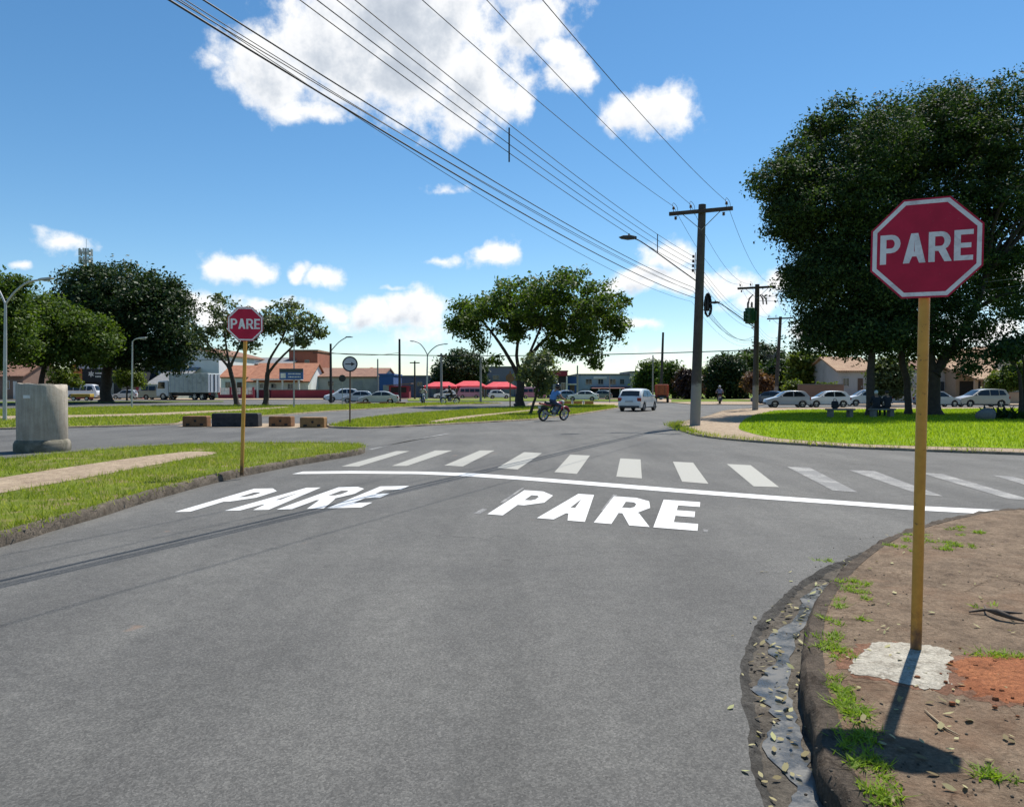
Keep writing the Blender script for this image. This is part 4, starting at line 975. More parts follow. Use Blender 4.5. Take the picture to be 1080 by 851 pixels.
HATCH = dict(L=3.85, W=1.66, belt=.93, top=[(.1, .24), (.0, .4), (.02, .58), (.12, .72), (.5, .84), (.98, .94), (1.68, 1.4), (2.15, 1.475), (2.75, 1.475), (3.25, 1.42), (3.42, 1.35), (3.74, .95), (3.82, .72), (3.85, .48), (3.78, .26)], cowl=5, ws=6, rr=10, rg=11, xf=.74, xr=3.12, ra=.35,
             sw=[[(1.22, .98), (1.78, 1.36), (2.3, 1.405), (2.3, .97)], [(2.38, .97), (2.38, 1.405), (2.95, 1.38), (3.32, 1.1), (3.3, 1.0)]])
SEDAN = dict(L=4.5, W=1.74, belt=.95, top=[(.1, .24), (.0, .42), (.03, .6), (.14, .74), (.6, .86), (1.15, .96), (1.95, 1.38), (2.45, 1.45), (3.0, 1.44), (3.3, 1.39), (3.45, 1.35), (4.05, 1.04), (4.42, 1.0), (4.5, .72), (4.48, .45), (4.42, .26)], cowl=5, ws=6, rr=10, rg=11, xf=.85, xr=3.6, ra=.36,
             sw=[[(1.42, 1.0), (2.02, 1.34), (2.58, 1.385), (2.58, .99)], [(2.66, .99), (2.66, 1.385), (3.2, 1.36), (3.66, 1.1), (3.6, 1.01)]])
WAGON = dict(L=4.3, W=1.74, belt=1.0, top=[(.1, .26), (.0, .45), (.02, .64), (.14, .8), (.55, .92), (1.0, 1.02), (1.75, 1.52), (2.3, 1.6), (3.2, 1.61), (3.85, 1.56), (3.98, 1.5), (4.2, 1.03), (4.28, .78), (4.3, .5), (4.24, .28)], cowl=5, ws=6, rr=10, rg=11, xf=.82, xr=3.5, ra=.36,
             sw=[[(1.26, 1.05), (1.88, 1.48), (2.5, 1.53), (2.5, 1.04)], [(2.58, 1.04), (2.58, 1.53), (3.3, 1.53), (3.3, 1.05)], [(3.37, 1.06), (3.37, 1.52), (3.72, 1.48), (3.95, 1.14), (3.9, 1.08)]])
VAN = dict(L=4.4, W=1.74, belt=1.05, top=[(.06, .3), (.0, .5), (.0, .75), (.03, .95), (.05, 1.02), (.08, 1.1), (.42, 1.78), (.75, 1.92), (2.2, 1.96), (3.9, 1.93), (4.2, 1.82), (4.34, 1.12), (4.38, .8), (4.4, .5), (4.34, .3)], cowl=5, ws=6, rr=10, rg=11, xf=.95, xr=3.35, ra=.35,
           sw=[[(.5, 1.15), (.72, 1.68), (1.3, 1.7), (1.3, 1.14)], [(1.42, 1.14), (1.42, 1.7), (2.15, 1.7), (2.15, 1.14)], [(2.25, 1.14), (2.25, 1.7), (3.05, 1.7), (3.05, 1.14)], [(3.15, 1.14), (3.15, 1.7), (3.9, 1.68), (3.98, 1.16)]])

def wheel(parent, x, y, r, w):
    s = 1 if y > 0 else -1
    ty = MB().lathe([(r * .64, -w / 2), (r * .92, -w / 2), (r, -w * .36), (r, w * .36), (r * .92, w / 2), (r * .64, w / 2)], 28, (x, y, r), (0, 1, 0), close=True).build('wheel', RUBBER, parent, smooth=40)
    b = MB(); yo = s * w * .36; b.lathe([(r * .65, -w * .4), (r * .65, w * .4), (r * .58, w * .4), (r * .55, -w * .4)], 28, (x, y, r), (0, 1, 0), close=True)
    for k in range(5):
        b.box(0, r * .6, yo - .012, yo + .012, -.045, .045, M4=Matrix.Translation((x, y, r)) @ Matrix.Rotation(R(72 * k + 18), 4, 'Y'))
    b.lathe([(r * .16, -.02), (r * .16, .02), (0, .02)], 12, (x, y + yo, r), (0, s, 0)); b.build('rim', CHROME, ty, smooth=30)
    MB().lathe([(r * .54, -.01), (r * .54, .01), (0, .01)], 18, (x, y + yo * .3, r), (0, s, 0)).build('brake_disc', PLAST, ty)

def car(label, loc, ang, P, mat, cat='car', group='parked and passing cars', name='parked_car', scale=1.0, extra=None):
    """ang = heading in the ground plane (0 = along +X)"""
    t = thing(name, label, cat, loc, ang, group); t.scale = (scale,) * 3
    L, W, belt, top = P['L'], P['W'], P['belt'], P['top']; zb = .22; xf, xr, ra = P['xf'], P['xr'], P['ra']; zc = .31
    a0 = math.asin((zb - zc) / ra)
    arch = lambda xc: [(xc + ra * math.cos(a), zc + ra * math.sin(a)) for a in np.linspace(a0, math.pi - a0, 11)]
    O = list(top) + [(L - .2, zb)] + arch(xr) + arch(xf) + [(.2, zb)]
    def hw(x, z):
        w = W / 2; d = max(0, .7 - x) / .7; w *= 1 - .13 * d * d; d = max(0, x - (L - .6)) / .6; w *= 1 - .08 * d * d
        if z > belt: w -= (z - belt) * .3
        else: w -= .03 * ((z - .62) / .4) ** 2
        return w
    TS = [-1, -.9, -.6, -.2, .2, .6, .9, 1]
    def sp_(x, z, tt):
        k = 1 - tt * tt; wf = max(0, 1 - x / (L * .3)); wr = max(0, 1 - (L - x) / (L * .2))
        xx = x - .1 * k * wf + .06 * k * wr + .05 * wf * (1 - k) ** 2; zz = z + (.035 * k if z > belt + .2 else .02 * k if z > .6 else 0)
        return Vector((L / 2 - xx, tt * hw(x, z), zz))
    n = len(O); m = len(TS); vs = [sp_(x, z, tt) for x, z in O for tt in TS]; fs = []
    for i in range(n):
        j = (i + 1) % n
        for k in range(m - 1): fs.append((i * m + k, i * m + k + 1, j * m + k + 1, j * m + k))
    cw, rg = P['cowl'], P['rg']
    for k in (0, m - 1):
        fs.append(tuple(i * m + k for i in range(cw, rg + 1)))
        fs.append(tuple(i * m + k for i in list(range(0, cw + 1)) + list(range(rg, n))))
    b = MB(); b.add(vs, fs); body = b.build('body', mat, t, smooth=38, bevel=.018)
    def patch_(i, j, tx, off, name, mt, parent, k0=.04, k1=.96):
        (x0, z0), (x1, z1) = top[i], top[j]; b = MB(); U = [k0, .5, k1]; V = [-tx, -.5, 0, .5, tx]; d = Vector((z1 - z0, 0, x1 - x0)).normalized()
        nn = Vector((abs(d.x) if x0 < L / 2 else -abs(d.x), 0, abs(d.z))).normalized()
        g_ = [sp_(x0 + (x1 - x0) * a, z0 + (z1 - z0) * a, v) + nn * off for a in U for v in V]
        b.add(g_, [(r * 5 + c, r * 5 + c + 1, (r + 1) * 5 + c + 1, (r + 1) * 5 + c) for r in range(2) for c in range(4)]); return b.build(name, mt, parent, smooth=60)
    patch_(cw, P['ws'], .88, .008, 'windscreen', GLASS, body); patch_(P['rr'], rg, .84, .008, 'rear_window', GLASS, body, .06, .88)
    for s in (-1, 1):
        for poly in P['sw']:
            b = MB(); b.add([Vector((L / 2 - x, s * (hw(x, z) + .007), z)) for x, z in poly], [tuple(range(len(poly)))]); b.build('side_window', GLASS, body)
        wheel(t, L / 2 - xf, s * (W / 2 - .11), .3, .19); wheel(t, L / 2 - xr, s * (W / 2 - .11), .3, .19)
        b = MB(); b.ball((L / 2 - .12, s * (W / 2 - .27), .66), (.1, .17, .085), 10, 6); b.build('headlight', HEADL, body, smooth=60)
        b = MB(); zt = belt - .13; b.box(-L / 2 + .0, -L / 2 + .13, s * (W / 2 - .28) - .02, s * (W / 2 - .06) + .015, zt - .13, zt + .1) if s > 0 else b.box(-L / 2 + .0, -L / 2 + .13, -(W / 2 - .06) - .015, -(W / 2 - .28) + .02, zt - .13, zt + .1); b.build('tail_light', TAIL, body, bevel=.02)
        mx = L / 2 - P['sw'][0][0][0] - .12; b = MB(); b.ball((mx, s * (hw(1.3, belt) + .11), belt + .08), (.06, .1, .065), 8, 6); b.build('mirror', mat if s < 0 else mat, t, smooth=60)
        b = MB(); b.box(-L / 2 + .25, L / 2 - .25, s * W / 2 - .03 * s - .012, s * W / 2 - .03 * s + .012, .225, .29); b.build('sill', PLAST, body)
    MB().box(-L / 2 - .075, -L / 2 - .05, -.26, .26, .6, .73).build('number_plate', PLATE, body)
    MB().box(-L / 2 - .045, -L / 2 + .1, -W / 2 * .8, W / 2 * .8, .25, .38).build('rear_bumper', PLAST, body, bevel=.02)
    MB().box(L / 2 - .05, L / 2 + .095, -W / 2 * .62, W / 2 * .62, .32, .47).build('grille', PLAST, body, bevel=.02)
    if extra: extra(t, body, P)
    return t
def at(px, pyb, z=.0): return G(px, pyb, z)
car('white hatchback driving away down the street, seen from behind', at(673, 433.2), R(90 - 27), HATCH, WHITEC, name='car', scale=1.03)
BASEY = 430.0
def parked(label, pxl, pxr, pyb, facing, P, mat, dang=0):
    p = at((pxl + pxr) / 2, pyb); k = (pxr - pxl) * p.y / 800 / (P['L'] + .15); k = max(.85, min(1.15, k))
    return car(label, p, (R(180) if facing < 0 else 0) + R(dang), P, mat, scale=k)
parked('silver blue hatchback parked next to the pole with the transformer, facing left', 806, 853, 429.6, -1, HATCH, SILVER, -6)
parked('small white hatchback parked behind the silver blue one', 849, 895, 429.4, -1, HATCH, WHITEC, -4)
parked('tall white estate car parked half behind the pale tree trunk', 890, 938, 428.2, -1, WAGON, WHITEC, -4)
parked('silver hatchback parked facing right, half hidden by the dark forked trunk', 966, 1011, 429.2, 1, HATCH, SILVER, 4)
parked('champagne estate car parked facing left at the right edge', 1008, 1060, 429.2, -1, WAGON, CHAMP, -3)
parked('dark blue car parked behind the pole with the transformer', 797, 824, 426, -1, HATCH, DBLUE, -40)
parked('white hatchback parked left of the arrow sign, front towards us', 342, 380, 424.0, -1, HATCH, WHITEC, 20)
parked('silver hatchback parked directly behind the round arrow sign', 362, 392, 425, -1, HATCH, SILVER, 8)
parked('large silver saloon car parked right of the arrow sign', 378, 421, 426.2, -1, SEDAN, SILVER, 4)
parked('white saloon car beyond the ochre planters', 601, 628, 423, -1, SEDAN, WHITEC, -8)
parked('blue car left of the white saloon by the dark shop', 584, 602, 421.8, -1, HATCH, BLUEC, 20)
parked('dark grey car right of the white saloon by the shops', 622, 643, 421.6, -1, HATCH, GREYC, -10)
parked('white car under the left red canopy', 459, 480, 420.6, -1, HATCH, WHITEC, 5)
parked('pink and white van under the middle of the red canopies', 486, 505, 420.3, -1, VAN, PINKC, 0)
parked('white car under the right red canopy', 517, 536, 420.6, 1, HATCH, WHITEC, 6)
parked('pale pink van right of the spreading tree trunk', 552, 572, 420.6, -1, VAN, PINKC, 0)
parked('grey hatchback parked under the big dark tree on the left', 119, 146, 421.2, -1, HATCH, SILVER, 5)
parked('white minibus with dark windows beside the concrete pipe', 70, 106, 420.8, 1, VAN, WHITEC, 0)
parked('beige minibus parked in front of the white truck', 148, 186, 421.4, 1, VAN, BEIGE, 0)
# yellow trailer cart
t = thing('cart', 'low yellow and red cart in front of the white minibus', 'cart', at(87, 422.6), 0); 
MB().box(-1.2, 1.2, -.5, .5, .45, .85).build('tray', M('cart_yellow', (.5, .34, .05), .2, 3, .6), t, bevel=.04); MB().box(-1.1, 1.1, -.45, .45, .25, .45).build('chassis', REDC, t)
for x in (-.8, .8):
    for y in (-.5, .5): wheel(t, x, y, .27, .12)

# box truck seen from its rear corner
TRW = M('truck_box', (.62, .65, .6), .1, 2, .5, dirt=(.4, .42, .37)); TRD = M('truck_door', (.5, .53, .56), .1, 2, .5)
t = thing('box_truck', 'white box truck with barred rear doors parked before the grey warehouse', 'truck', at(205, 421.8), 0); D = t.location.y; sc_ = D / 800
L_ = 50 * sc_; w_ = 2.5; zt = Z(394, D); zb = Z(414, D); ang = R(22)
t.rotation_euler = (0, 0, R(180) - R(14)); L_ = 5.9; 
MB().box(-L_ / 2, L_ / 2, -w_ / 2, w_ / 2, zb, zt).build('cargo_box', TRW, t, bevel=.04)
rd = MB().box(-L_ / 2 - .06, -L_ / 2 - .003, -w_ / 2 + .05, w_ / 2 - .05, zb + .05, zt - .08).build('rear_door', TRD, t)
for y in (-.8, -.08, .08, .8): MB().tube([(-L_ / 2 - .09, y, zb + .1), (-L_ / 2 - .09, y, zt - .12)], .03, 6).build('lock_bar', DARKM, rd)
b = MB()
for k in range(9): b.box(-L_ / 2 + .3 + k * .66, -L_ / 2 + .36 + k * .66, w_ / 2, w_ / 2 + .02, zb + .05, zt - .05)
b.build('side_rib', TRD, t)
MB().box(-L_ / 2 + .1, L_ / 2 + 1.6, -.5, .5, .55, zb - .02).build('chassis', DARKM, t)
cabb = MB().prism([(L_ / 2 + .15, .5), (L_ / 2 + 2.0, .5), (L_ / 2 + 2.05, 1.4), (L_ / 2 + 1.75, 2.5), (L_ / 2 + .2, 2.6)], -1.1, 1.1, lambda a, c, h: Vector((a, h, c))).build('cab', WHITEC, t, bevel=.06)
MB().prism([(L_ / 2 + .7, 1.5), (L_ / 2 + 1.85, 1.5), (L_ / 2 + 1.65, 2.35), (L_ / 2 + .7, 2.35)], -1.115, 1.115, lambda a, c, h: Vector((a, h, c))).build('window', GLASS, cabb)
for x in (-L_ / 2 + 1.0, -L_ / 2 + 2.1, L_ / 2 + 1.0):
    for y in (-1, 1): wheel(t, x, y, .46, .3)
for y in (-.9, .9): MB().box(-L_ / 2 - .03, -L_ / 2 + .05, y - .15, y + .15, .75, .92).build('tail_light', TAIL, t)
# red truck far down the street, seen from behind
RT = M('truck_red', (.42, .07, .03), .25, 3, .6, dirt=(.3, .12, .05))
t = thing('red_truck', 'small red box truck seen from behind far down the street', 'truck', at(698, 424.6), R(90 - 11)); D = t.location.y
MB().box(-1.5, 1.3, -.6, .6, .85, Z(405.5, D)).build('cargo_box', RT, t, bevel=.05)
MB().box(-1.4, 2.6, -.6, .6, .5, .85).build('chassis', BLACK, t); cb_ = MB().prism([(1.4, .5), (2.7, .5), (2.75, 1.2), (2.5, 1.9), (1.4, 1.95)], -.75, .75, lambda a, c, h: Vector((a, h, c))).build('cab', RT, t, bevel=.05)
MB().prism([(1.8, 1.25), (2.6, 1.25), (2.45, 1.8), (1.8, 1.8)], -.765, .765, lambda a, c, h: Vector((a, h, c))).build('window', GLASS, cb_)
rd = MB().box(-1.56, -1.503, -.54, .54, .9, Z(406.5, D)).build('rear_door', M('truck_red_door', (.36, .1, .03), .35, 5, .6), t)
for y in (-.02, .02): MB().tube([(-1.58, y * 15, .95), (-1.58, y * 15, Z(407, D))], .02, 6).build('lock_bar', DARKM, rd)
for x in (-.8, 1.9):
    for y in (-.62, .62): wheel(t, x, y, .4, .24)
for y in (-.55, .55): MB().box(-1.58, -1.5, y - .1, y + .1, .66, .8).build('tail_light', TAIL, t)
MB().box(-1.57, -1.5, -.22, .22, .45, .58).build('number_plate', PLATE, t)

# ------------------------------------------------------------------ motorcycles
def motorcycle(label, loc, ang, body, lean=0, group='motorcycles in the streets', name='motorcycle'):
    t = thing(name, label, 'motorcycle', loc, 0, group); t.rotation_euler = (lean, 0, ang); r = .31
    for x, w, nm in ((-.66, .13, 'wheel'), (.66, .1, 'wheel')):
        ty = MB().lathe([(r * .78, -w * .4), (r * .9, -w / 2), (r, -w * .2), (r, w * .2), (r * .9, w / 2), (r * .78, w * .4)], 26, (x, 0, r), (0, 1, 0), close=True).build(nm, RUBBER, t, smooth=50)
        b = MB(); b.lathe([(r * .8, -.04), (r * .8, .04), (r * .72, .04), (r * .72, -.04)], 26, (x, 0, r), (0, 1, 0), close=True)
        for k in range(6): b.box(0, r * .76, -.02, .02, -.016, .016, M4=Matrix.Translation((x, 0, r)) @ Matrix.Rotation(R(60 * k), 4, 'Y'))
        b.lathe([(.05, -.07), (.05, .07), (0, .07)], 12, (x, 0, r), (0, 1, 0)); b.build('rim', CHROME, ty, smooth=40)
        MB().lathe([(r * 1.06, -w * .5), (r * 1.1, 0), (r * 1.06, w * .5)], 26, (x, 0, r), (0, 1, 0)) if False else None
    b = MB()
    for y in (-.09, .09): b.tube([(.66, y, r), (.5, y, .62), (.36, y, .98)], [.022, .03, .026], 8)
    b.build('fork', CHROME, t, smooth=50)
    b = MB(); b.tube([(.36, -.36, 1.06), (.4, -.2, 1.07), (.4, .2, 1.07), (.36, .36, 1.06)], .016, 8); hb = b.build('handlebar', DARKM, t, smooth=50)
    for y in (-.3, .3):
        b = MB(); b.tube([(.38, y, 1.07), (.42, y * 1.15, 1.22)], .008, 5); b.ball((.42, y * 1.18, 1.25), (.015, .06, .045), 8, 6); b.build('mirror', DARKM, hb)
    b = MB(); b.tube([(.4, 0, .9), (.1, 0, .62), (-.2, 0, .45), (-.66, 0, r)], .035, 8); b.tube([(.38, 0, .85), (.22, 0, .4), (-.1, 0, .32), (-.25, 0, .5), (-.2, 0, .78)], .028, 8); b.tube([(-.2, .0, .76), (-.75, 0, .82)], .03, 8)
    b.build('frame', DARKM, t, smooth=50)
    b = MB(); b.ball((.02, 0, .45), (.2, .14, .15), 12, 8); b.tube([(.08, 0, .5), (.16, 0, .7)], [.1, .09], 10); b.build('engine', GREYM, t, smooth=50)
    b = MB(); b.ball((.16, 0, .83), (.27, .15, .12), 14, 8); b.build('fuel_tank', body, t, smooth=60)
    b = MB(); b.tube([(-.05, 0, .82), (-.3, 0, .83), (-.62, 0, .88)], [.13, .13, .1], 10); seat = b.build('seat', BLACK, t, smooth=60)
    b = MB(); b.prism([(-.35, .72), (-.9, .82), (-.95, .9), (-.6, .84), (-.3, .8)], -.12, .12, lambda a, c, h: Vector((a, h, c))); b.build('tail_fairing', body, t, bevel=.02)
    b = MB(); b.box(-.97, -.94, -.08, .08, .82, .9); b.build('tail_light', TAIL, t)
    b = MB(); b.box(-.98, -.965, -.09, .09, .62, .74); b.tube([(-.85, 0, .8), (-.97, 0, .64)], .012, 5); b.build('number_plate', PLATE, t)
    b = MB(); b.ball((.47, 0, .9), (.09, .11, .11), 12, 8); b.build('headlight', HEADL, t, smooth=60)
    b = MB(); b.tube([(.1, -.12, .4), (-.1, -.15, .27), (-.4, -.17, .34), (-.85, -.18, .5)], [.025, .03, .045, .05], 10); b.build('exhaust', CHROME, t, smooth=50)
    b = MB(); b.tube(catmull([(.66 + .36 * math.cos(R(a)), 0, r + .36 * math.sin(R(a))) for a in (20, 60, 100, 140)], 3), .06, 8); b.build('mudguard', body, t, smooth=60)
    b = MB(); b.tube(catmull([(-.66 + .37 * math.cos(R(a)), 0, r + .37 * math.sin(R(a))) for a in (50, 90, 130, 165)], 3), .065, 8); b.build('mudguard', PLAST, t, smooth=60)
    return t

# ------------------------------------------------------------------ people
def person(label, loc, ang, J, cols, cat='person', headgear=None, hgmat=None, tilt=0, name='person', group=None):
    """J: joint -> ((x,y,z), radius); one skinned surface, clothes by the nearest bone"""
    t = thing(name, label, cat, loc, 0, group); t.rotation_euler = (tilt, 0, ang)
    E = [('pelvis', 'waist'), ('waist', 'chest'), ('chest', 'neck'), ('neck', 'head'), ('head', 'crown')]
    for s in 'LR': E += [('chest', 'sh' + s), ('sh' + s, 'el' + s), ('el' + s, 'wr' + s), ('wr' + s, 'ha' + s), ('pelvis', 'hip' + s), ('hip' + s, 'kn' + s), ('kn' + s, 'an' + s), ('an' + s, 'toe' + s)]
    names = list(J); idx = {k: i for i, k in enumerate(names)}
    me = bpy.data.meshes.new('skeleton'); me.from_pydata([J[k][0] for k in names], [(idx[a], idx[b]) for a, b in E], [])
    o = bpy.data.objects.new('body', me); C.objects.link(o); md = o.modifiers.new('skin', 'SKIN'); md.use_smooth_shade = True
    for k in names:
        sv = me.skin_vertices[0].data[idx[k]]; r = J[k][1]; sv.radius = r if hasattr(r, '__len__') else (r, r); sv.use_root = (k == 'pelvis')
    ss = o.modifiers.new('sub', 'SUBSURF'); ss.levels = 2
    dg = bpy.context.evaluated_depsgraph_get(); m2 = bpy.data.meshes.new_from_object(o.evaluated_get(dg)); m2.name = 'body'
    o.modifiers.clear(); o.data = m2; o.parent = t
    # fingers: five short bent chains on each hand
    b = MB()
    for s in 'LR':
        h = Vector(J['ha' + s][0]); d = (h - Vector(J['wr' + s][0])).normalized(); a = d.cross(Vector((0, 0, 1))).normalized(); c = Vector((0, 0, -1))
        for k, ln in enumerate((.05, .07, .075, .07, .055)):
            p = h + a * (.018 * (k - 2)) + d * (.0 if k else -.03); q = p + d * ln * .6; b.tube([p, q, q + d * ln * .2 + c * ln * .5], [.01, .009, .006], 5)
    fm = bpy.data.meshes.new('hands'); fm.from_pydata(b.v, [], b.f)
    bm = bmesh.new(); bm.from_mesh(m2); nb = len(bm.faces); bm.from_mesh(fm); 
    KEY = {'head': 'skin', 'crown': 'skin', 'neck': 'skin', 'ha': 'skin', 'wr': 'skin', 'el': 'arm', 'sh': 'shirt', 'chest': 'shirt', 'waist': 'shirt', 'pelvis': 'legs', 'hip': 'legs', 'kn': 'legs', 'an': 'legs', 'toe': 'shoe'}
    order = ['skin', 'shirt', 'legs', 'shoe', 'arm']; bm.faces.ensure_lookup_table()
    pts = []
    for a, b2 in E:
        for f in (0, .25, .5, .75, 1): pts.append((Vector(J[a][0]).lerp(Vector(J[b2][0]), f), a if f < .5 else b2))
    for fi, f in enumerate(bm.faces):
        f.smooth = True
        if fi >= nb: f.material_index = 0; continue
        c = f.calc_center_median(); k = min(pts, key=lambda p: (p[0] - c).length_squared)[1].rstrip('LR'); f.material_index = order.index(KEY.get(k, 'skin'))
    m2.materials.clear()
    for k in order: m2.materials.append(cols[k])
    bm.to_mesh(m2); bm.free()
    hd = Vector(J['head'][0]).lerp(Vector(J['crown'][0]), .5)
    if headgear == 'helmet':
        b = MB(); b.ball(hd + Vector((0, 0, .03)), (.145, .13, .15), 16, 10); hm = b.build('helmet', hgmat, t, smooth=60)
        b = MB(); b.ball(hd + Vector((.05, 0, .02)), (.11, .105, .06), 14, 8); b.build('visor', GLASS, hm, smooth=60)
    else:
        b = MB(); b.ball(hd + Vector((-.018, 0, .035)), (.108, .095, .105), 14, 9); b.build('hair' if headgear == 'hair' else 'cap', hgmat, t, smooth=60)
        if headgear == 'cap': 
            b = MB(); b.ball(hd + Vector((.11, 0, .06)), (.09, .075, .012), 12, 6); b.build('cap_peak', hgmat, t, smooth=60)
    return t
SKIN = M('skin', (.3, .17, .11), .1, 9, .55); CB = M('shirt_blue', (.1, .24, .48), .15, 6, .85); CD = M('cloth_dark', (.018, .02, .028), .2, 6, .9); CJ = M('jeans', (.04, .055, .1), .2, 8, .9); CG = M('shirt_grey_violet', (.2, .19, .26), .15, 6, .85); CW = M('shirt_pale', (.5, .5, .48), .15, 6, .85); SHOE = M('shoe_black', (.02, .02, .02), .2, 6, .6); HELM = M('helmet_black', (.015, .015, .018), .1, 5, .25); HAIR = M('hair_dark', (.02, .014, .01), .3, 20, .6); CAPW = M('cap_white', (.6, .6, .58), .1, 9, .8); HELMW = M('helmet_grey', (.3, .31, .35), .1, 5, .3)
RIDE = {'pelvis': ((-.22, 0, .95), .135), 'waist': ((-.18, 0, 1.1), (.15, .12)), 'chest': ((-.06, 0, 1.34), (.17, .12)), 'neck': ((.0, 0, 1.5), .06), 'head': ((.05, 0, 1.6), .085), 'crown': ((.07, 0, 1.72), .09)}
for s, y in (('L', 1), ('R', -1)):
    RIDE.update({'sh' + s: ((-.03, y * .2, 1.42), .075), 'el' + s: ((.1, y * .31, 1.2), .05), 'wr' + s: ((.3, y * .33, 1.1), .036), 'ha' + s: ((.37, y * .32, 1.085), .034), 'hip' + s: ((-.18, y * .11, .92), .105), 'kn' + s: ((.24, y * .2, .78), .07), 'an' + s: ((.02, y * .17, .38), .048), 'toe' + s: ((.16, y * .17, .33), .04)})
SIT = {'pelvis': ((0, 0, .55), .14), 'waist': ((-.02, 0, .7), (.16, .12)), 'chest': ((.02, 0, .95), (.18, .125)), 'neck': ((.05, 0, 1.12), .06), 'head': ((.08, 0, 1.21), .085), 'crown': ((.09, 0, 1.33), .09)}
for s, y in (('L', 1), ('R', -1)):
    SIT.update({'sh' + s: ((.03, y * .2, 1.04), .075), 'el' + s: ((.08, y * .27, .8), .052), 'wr' + s: ((.3, y * .17, .68), .038), 'ha' + s: ((.38, y * .14, .66), .035), 'hip' + s: ((.05, y * .1, .53), .105), 'kn' + s: ((.44, y * .14, .5), .072), 'an' + s: ((.42, y * .14, .1), .05), 'toe' + s: ((.56, y * .15, .05), .042)})
MRED = paint('moto_red', (.3, .02, .035)); MBLK = paint('moto_black', (.02, .02, .024)); MBLU = paint('moto_blue', (.02, .03, .08)); MGRY = paint('moto_grey', (.12, .12, .15))
cols = lambda sh, lg, arm=None: dict(skin=SKIN, shirt=sh, legs=lg, shoe=SHOE, arm=arm or SKIN)
def rider(mlabel, plabel, px, py, ang, body, sh, lg, lean=0, arm=None, hel=HELM):
    p = at(px, py); motorcycle(mlabel, p, ang, body, lean); person(plabel, p, ang, RIDE, cols(sh, lg, arm), headgear='helmet', hgmat=hel, tilt=lean)
rider('red and black motorcycle turning right at the tip of the grass island', 'person in a blue shirt and black helmet riding the red motorcycle', 583.5, 443.6, R(38), MRED, CB, CJ, R(9))
rider('dark blue motorcycle riding left along the far avenue', 'person in dark clothes riding the dark blue motorcycle', 474.5, 426.2, R(172), MBLU, CD, CD, 0, CD)
rider('grey scooter approaching on the far avenue left of the market', 'person in a grey shirt on the approaching grey scooter', 446, 426.2, R(-75), MGRY, CW, CJ, 0)
rider('scooter riding away in front of the dark trees on the right', 'person in a greyish violet top riding away in front of the dark trees', 759, 426.4, R(78), MGRY, CG, CD, 0, CG, HELMW)

# ------------------------------------------------------------------ park furniture
STONE = M('bench_stone', (.16, .15, .14), .25, 5, .9, bmp=.4, bscale=20)
def bench(label, px, py, w, name='stone_bench', ang=0):
    p = G(px, py, .065); t = thing(name, label, 'bench', p, ang, 'stone benches under the trees')
    MB().box(-w / 2, w / 2, -.24, .24, .37, .46).build('seat', STONE, t, bevel=.015)
    for s in (-1, 1): MB().box(s * w * .36 - .1, s * w * .36 + .1, -.2, .2, -.02, .37).build('leg', STONE, t, bevel=.015)
    return p
pb1 = bench('low stone bench alone in the tree shade with a black bag on it', 886, 440.2, 1.4)
pb_2 = bench('stone bench beside the pale trunk with two people sitting on it', 930, 440, 1.25)
b = tag(MB().box(pb1.x - .45, pb1.x - .1, pb1.y - .12, pb1.y + .12, .524, .92).build('black_bag', CD, bevel=.09), 'black bag standing on the lone stone bench', 'bag')
MB().tube(catmull([(pb1.x - .36, pb1.y, .91), (pb1.x - .33, pb1.y, 1.02), (pb1.x - .22, pb1.y, 1.02), (pb1.x - .19, pb1.y, .91)], 4), .012, 6).build('handle', CD, b)
person('person in dark clothes and a white cap sitting on the bench beside the pale trunk', pb_2 + Vector((-.28, -.0, 0)), R(80), SIT, cols(CD, CD, CD), headgear='cap', hgmat=CAPW, group=None)
person('bareheaded person in black sitting at the right end of the bench', pb_2 + Vector((.3, 0, 0)), R(100), SIT, cols(CD, CD, CD), headgear='hair', hgmat=HAIR)
# boulder and dark rosette plants at the right edge
p = G(1040, 442.5, .06); b = MB(); b.ball((0, 0, .2), (.45, .35, .36), 14, 9); b.v = [(x * (1 + .12 * math.sin(7 * y + 3 * z)), y * (1 + .1 * math.sin(9 * x)), z * (1 + .08 * math.sin(6 * x + 5 * y))) for x, y, z in b.v]
o = b.build('boulder', STONE, smooth=70); o.location = p; tag(o, 'grey boulder lying left of the dark rosette plant', 'boulder')
# ------------------------------------------------------------------ trees
BARKD = M('bark_dark', (.055, .042, .034), .35, 5, .95, bmp=.8, bscale=18); BARKP = M('bark_pale', (.17, .15, .13), .35, 4, .95, bmp=.7, bscale=18)
LF_BIG = leaf_mat('leaf_park', (.008, .024, .009), (.045, .08, .026), .3, .7, (.17, .21, .065))
LF_DARK = leaf_mat('leaf_dark', (.013, .03, .012), (.04, .07, .022), .2, .5, (.07, .1, .03))
LF_MID = leaf_mat('leaf_mid', (.03, .062, .014), (.09, .14, .024), .38, .55, (.17, .22, .045))
LF_LIGHT = leaf_mat('leaf_light', (.05, .08, .015), (.13, .17, .03), .35, .5, (.22, .25, .05))
LF_GREY = leaf_mat('leaf_greygreen', (.05, .07, .035), (.12, .15, .07), .3, .5, (.2, .22, .1))
LF_RED = leaf_mat('leaf_russet', (.08, .04, .03), (.2, .1, .06), .25, .6, (.28, .16, .1))
LF_PURP = leaf_mat('leaf_purple', (.02, .014, .016), (.06, .035, .035), .2, .5)

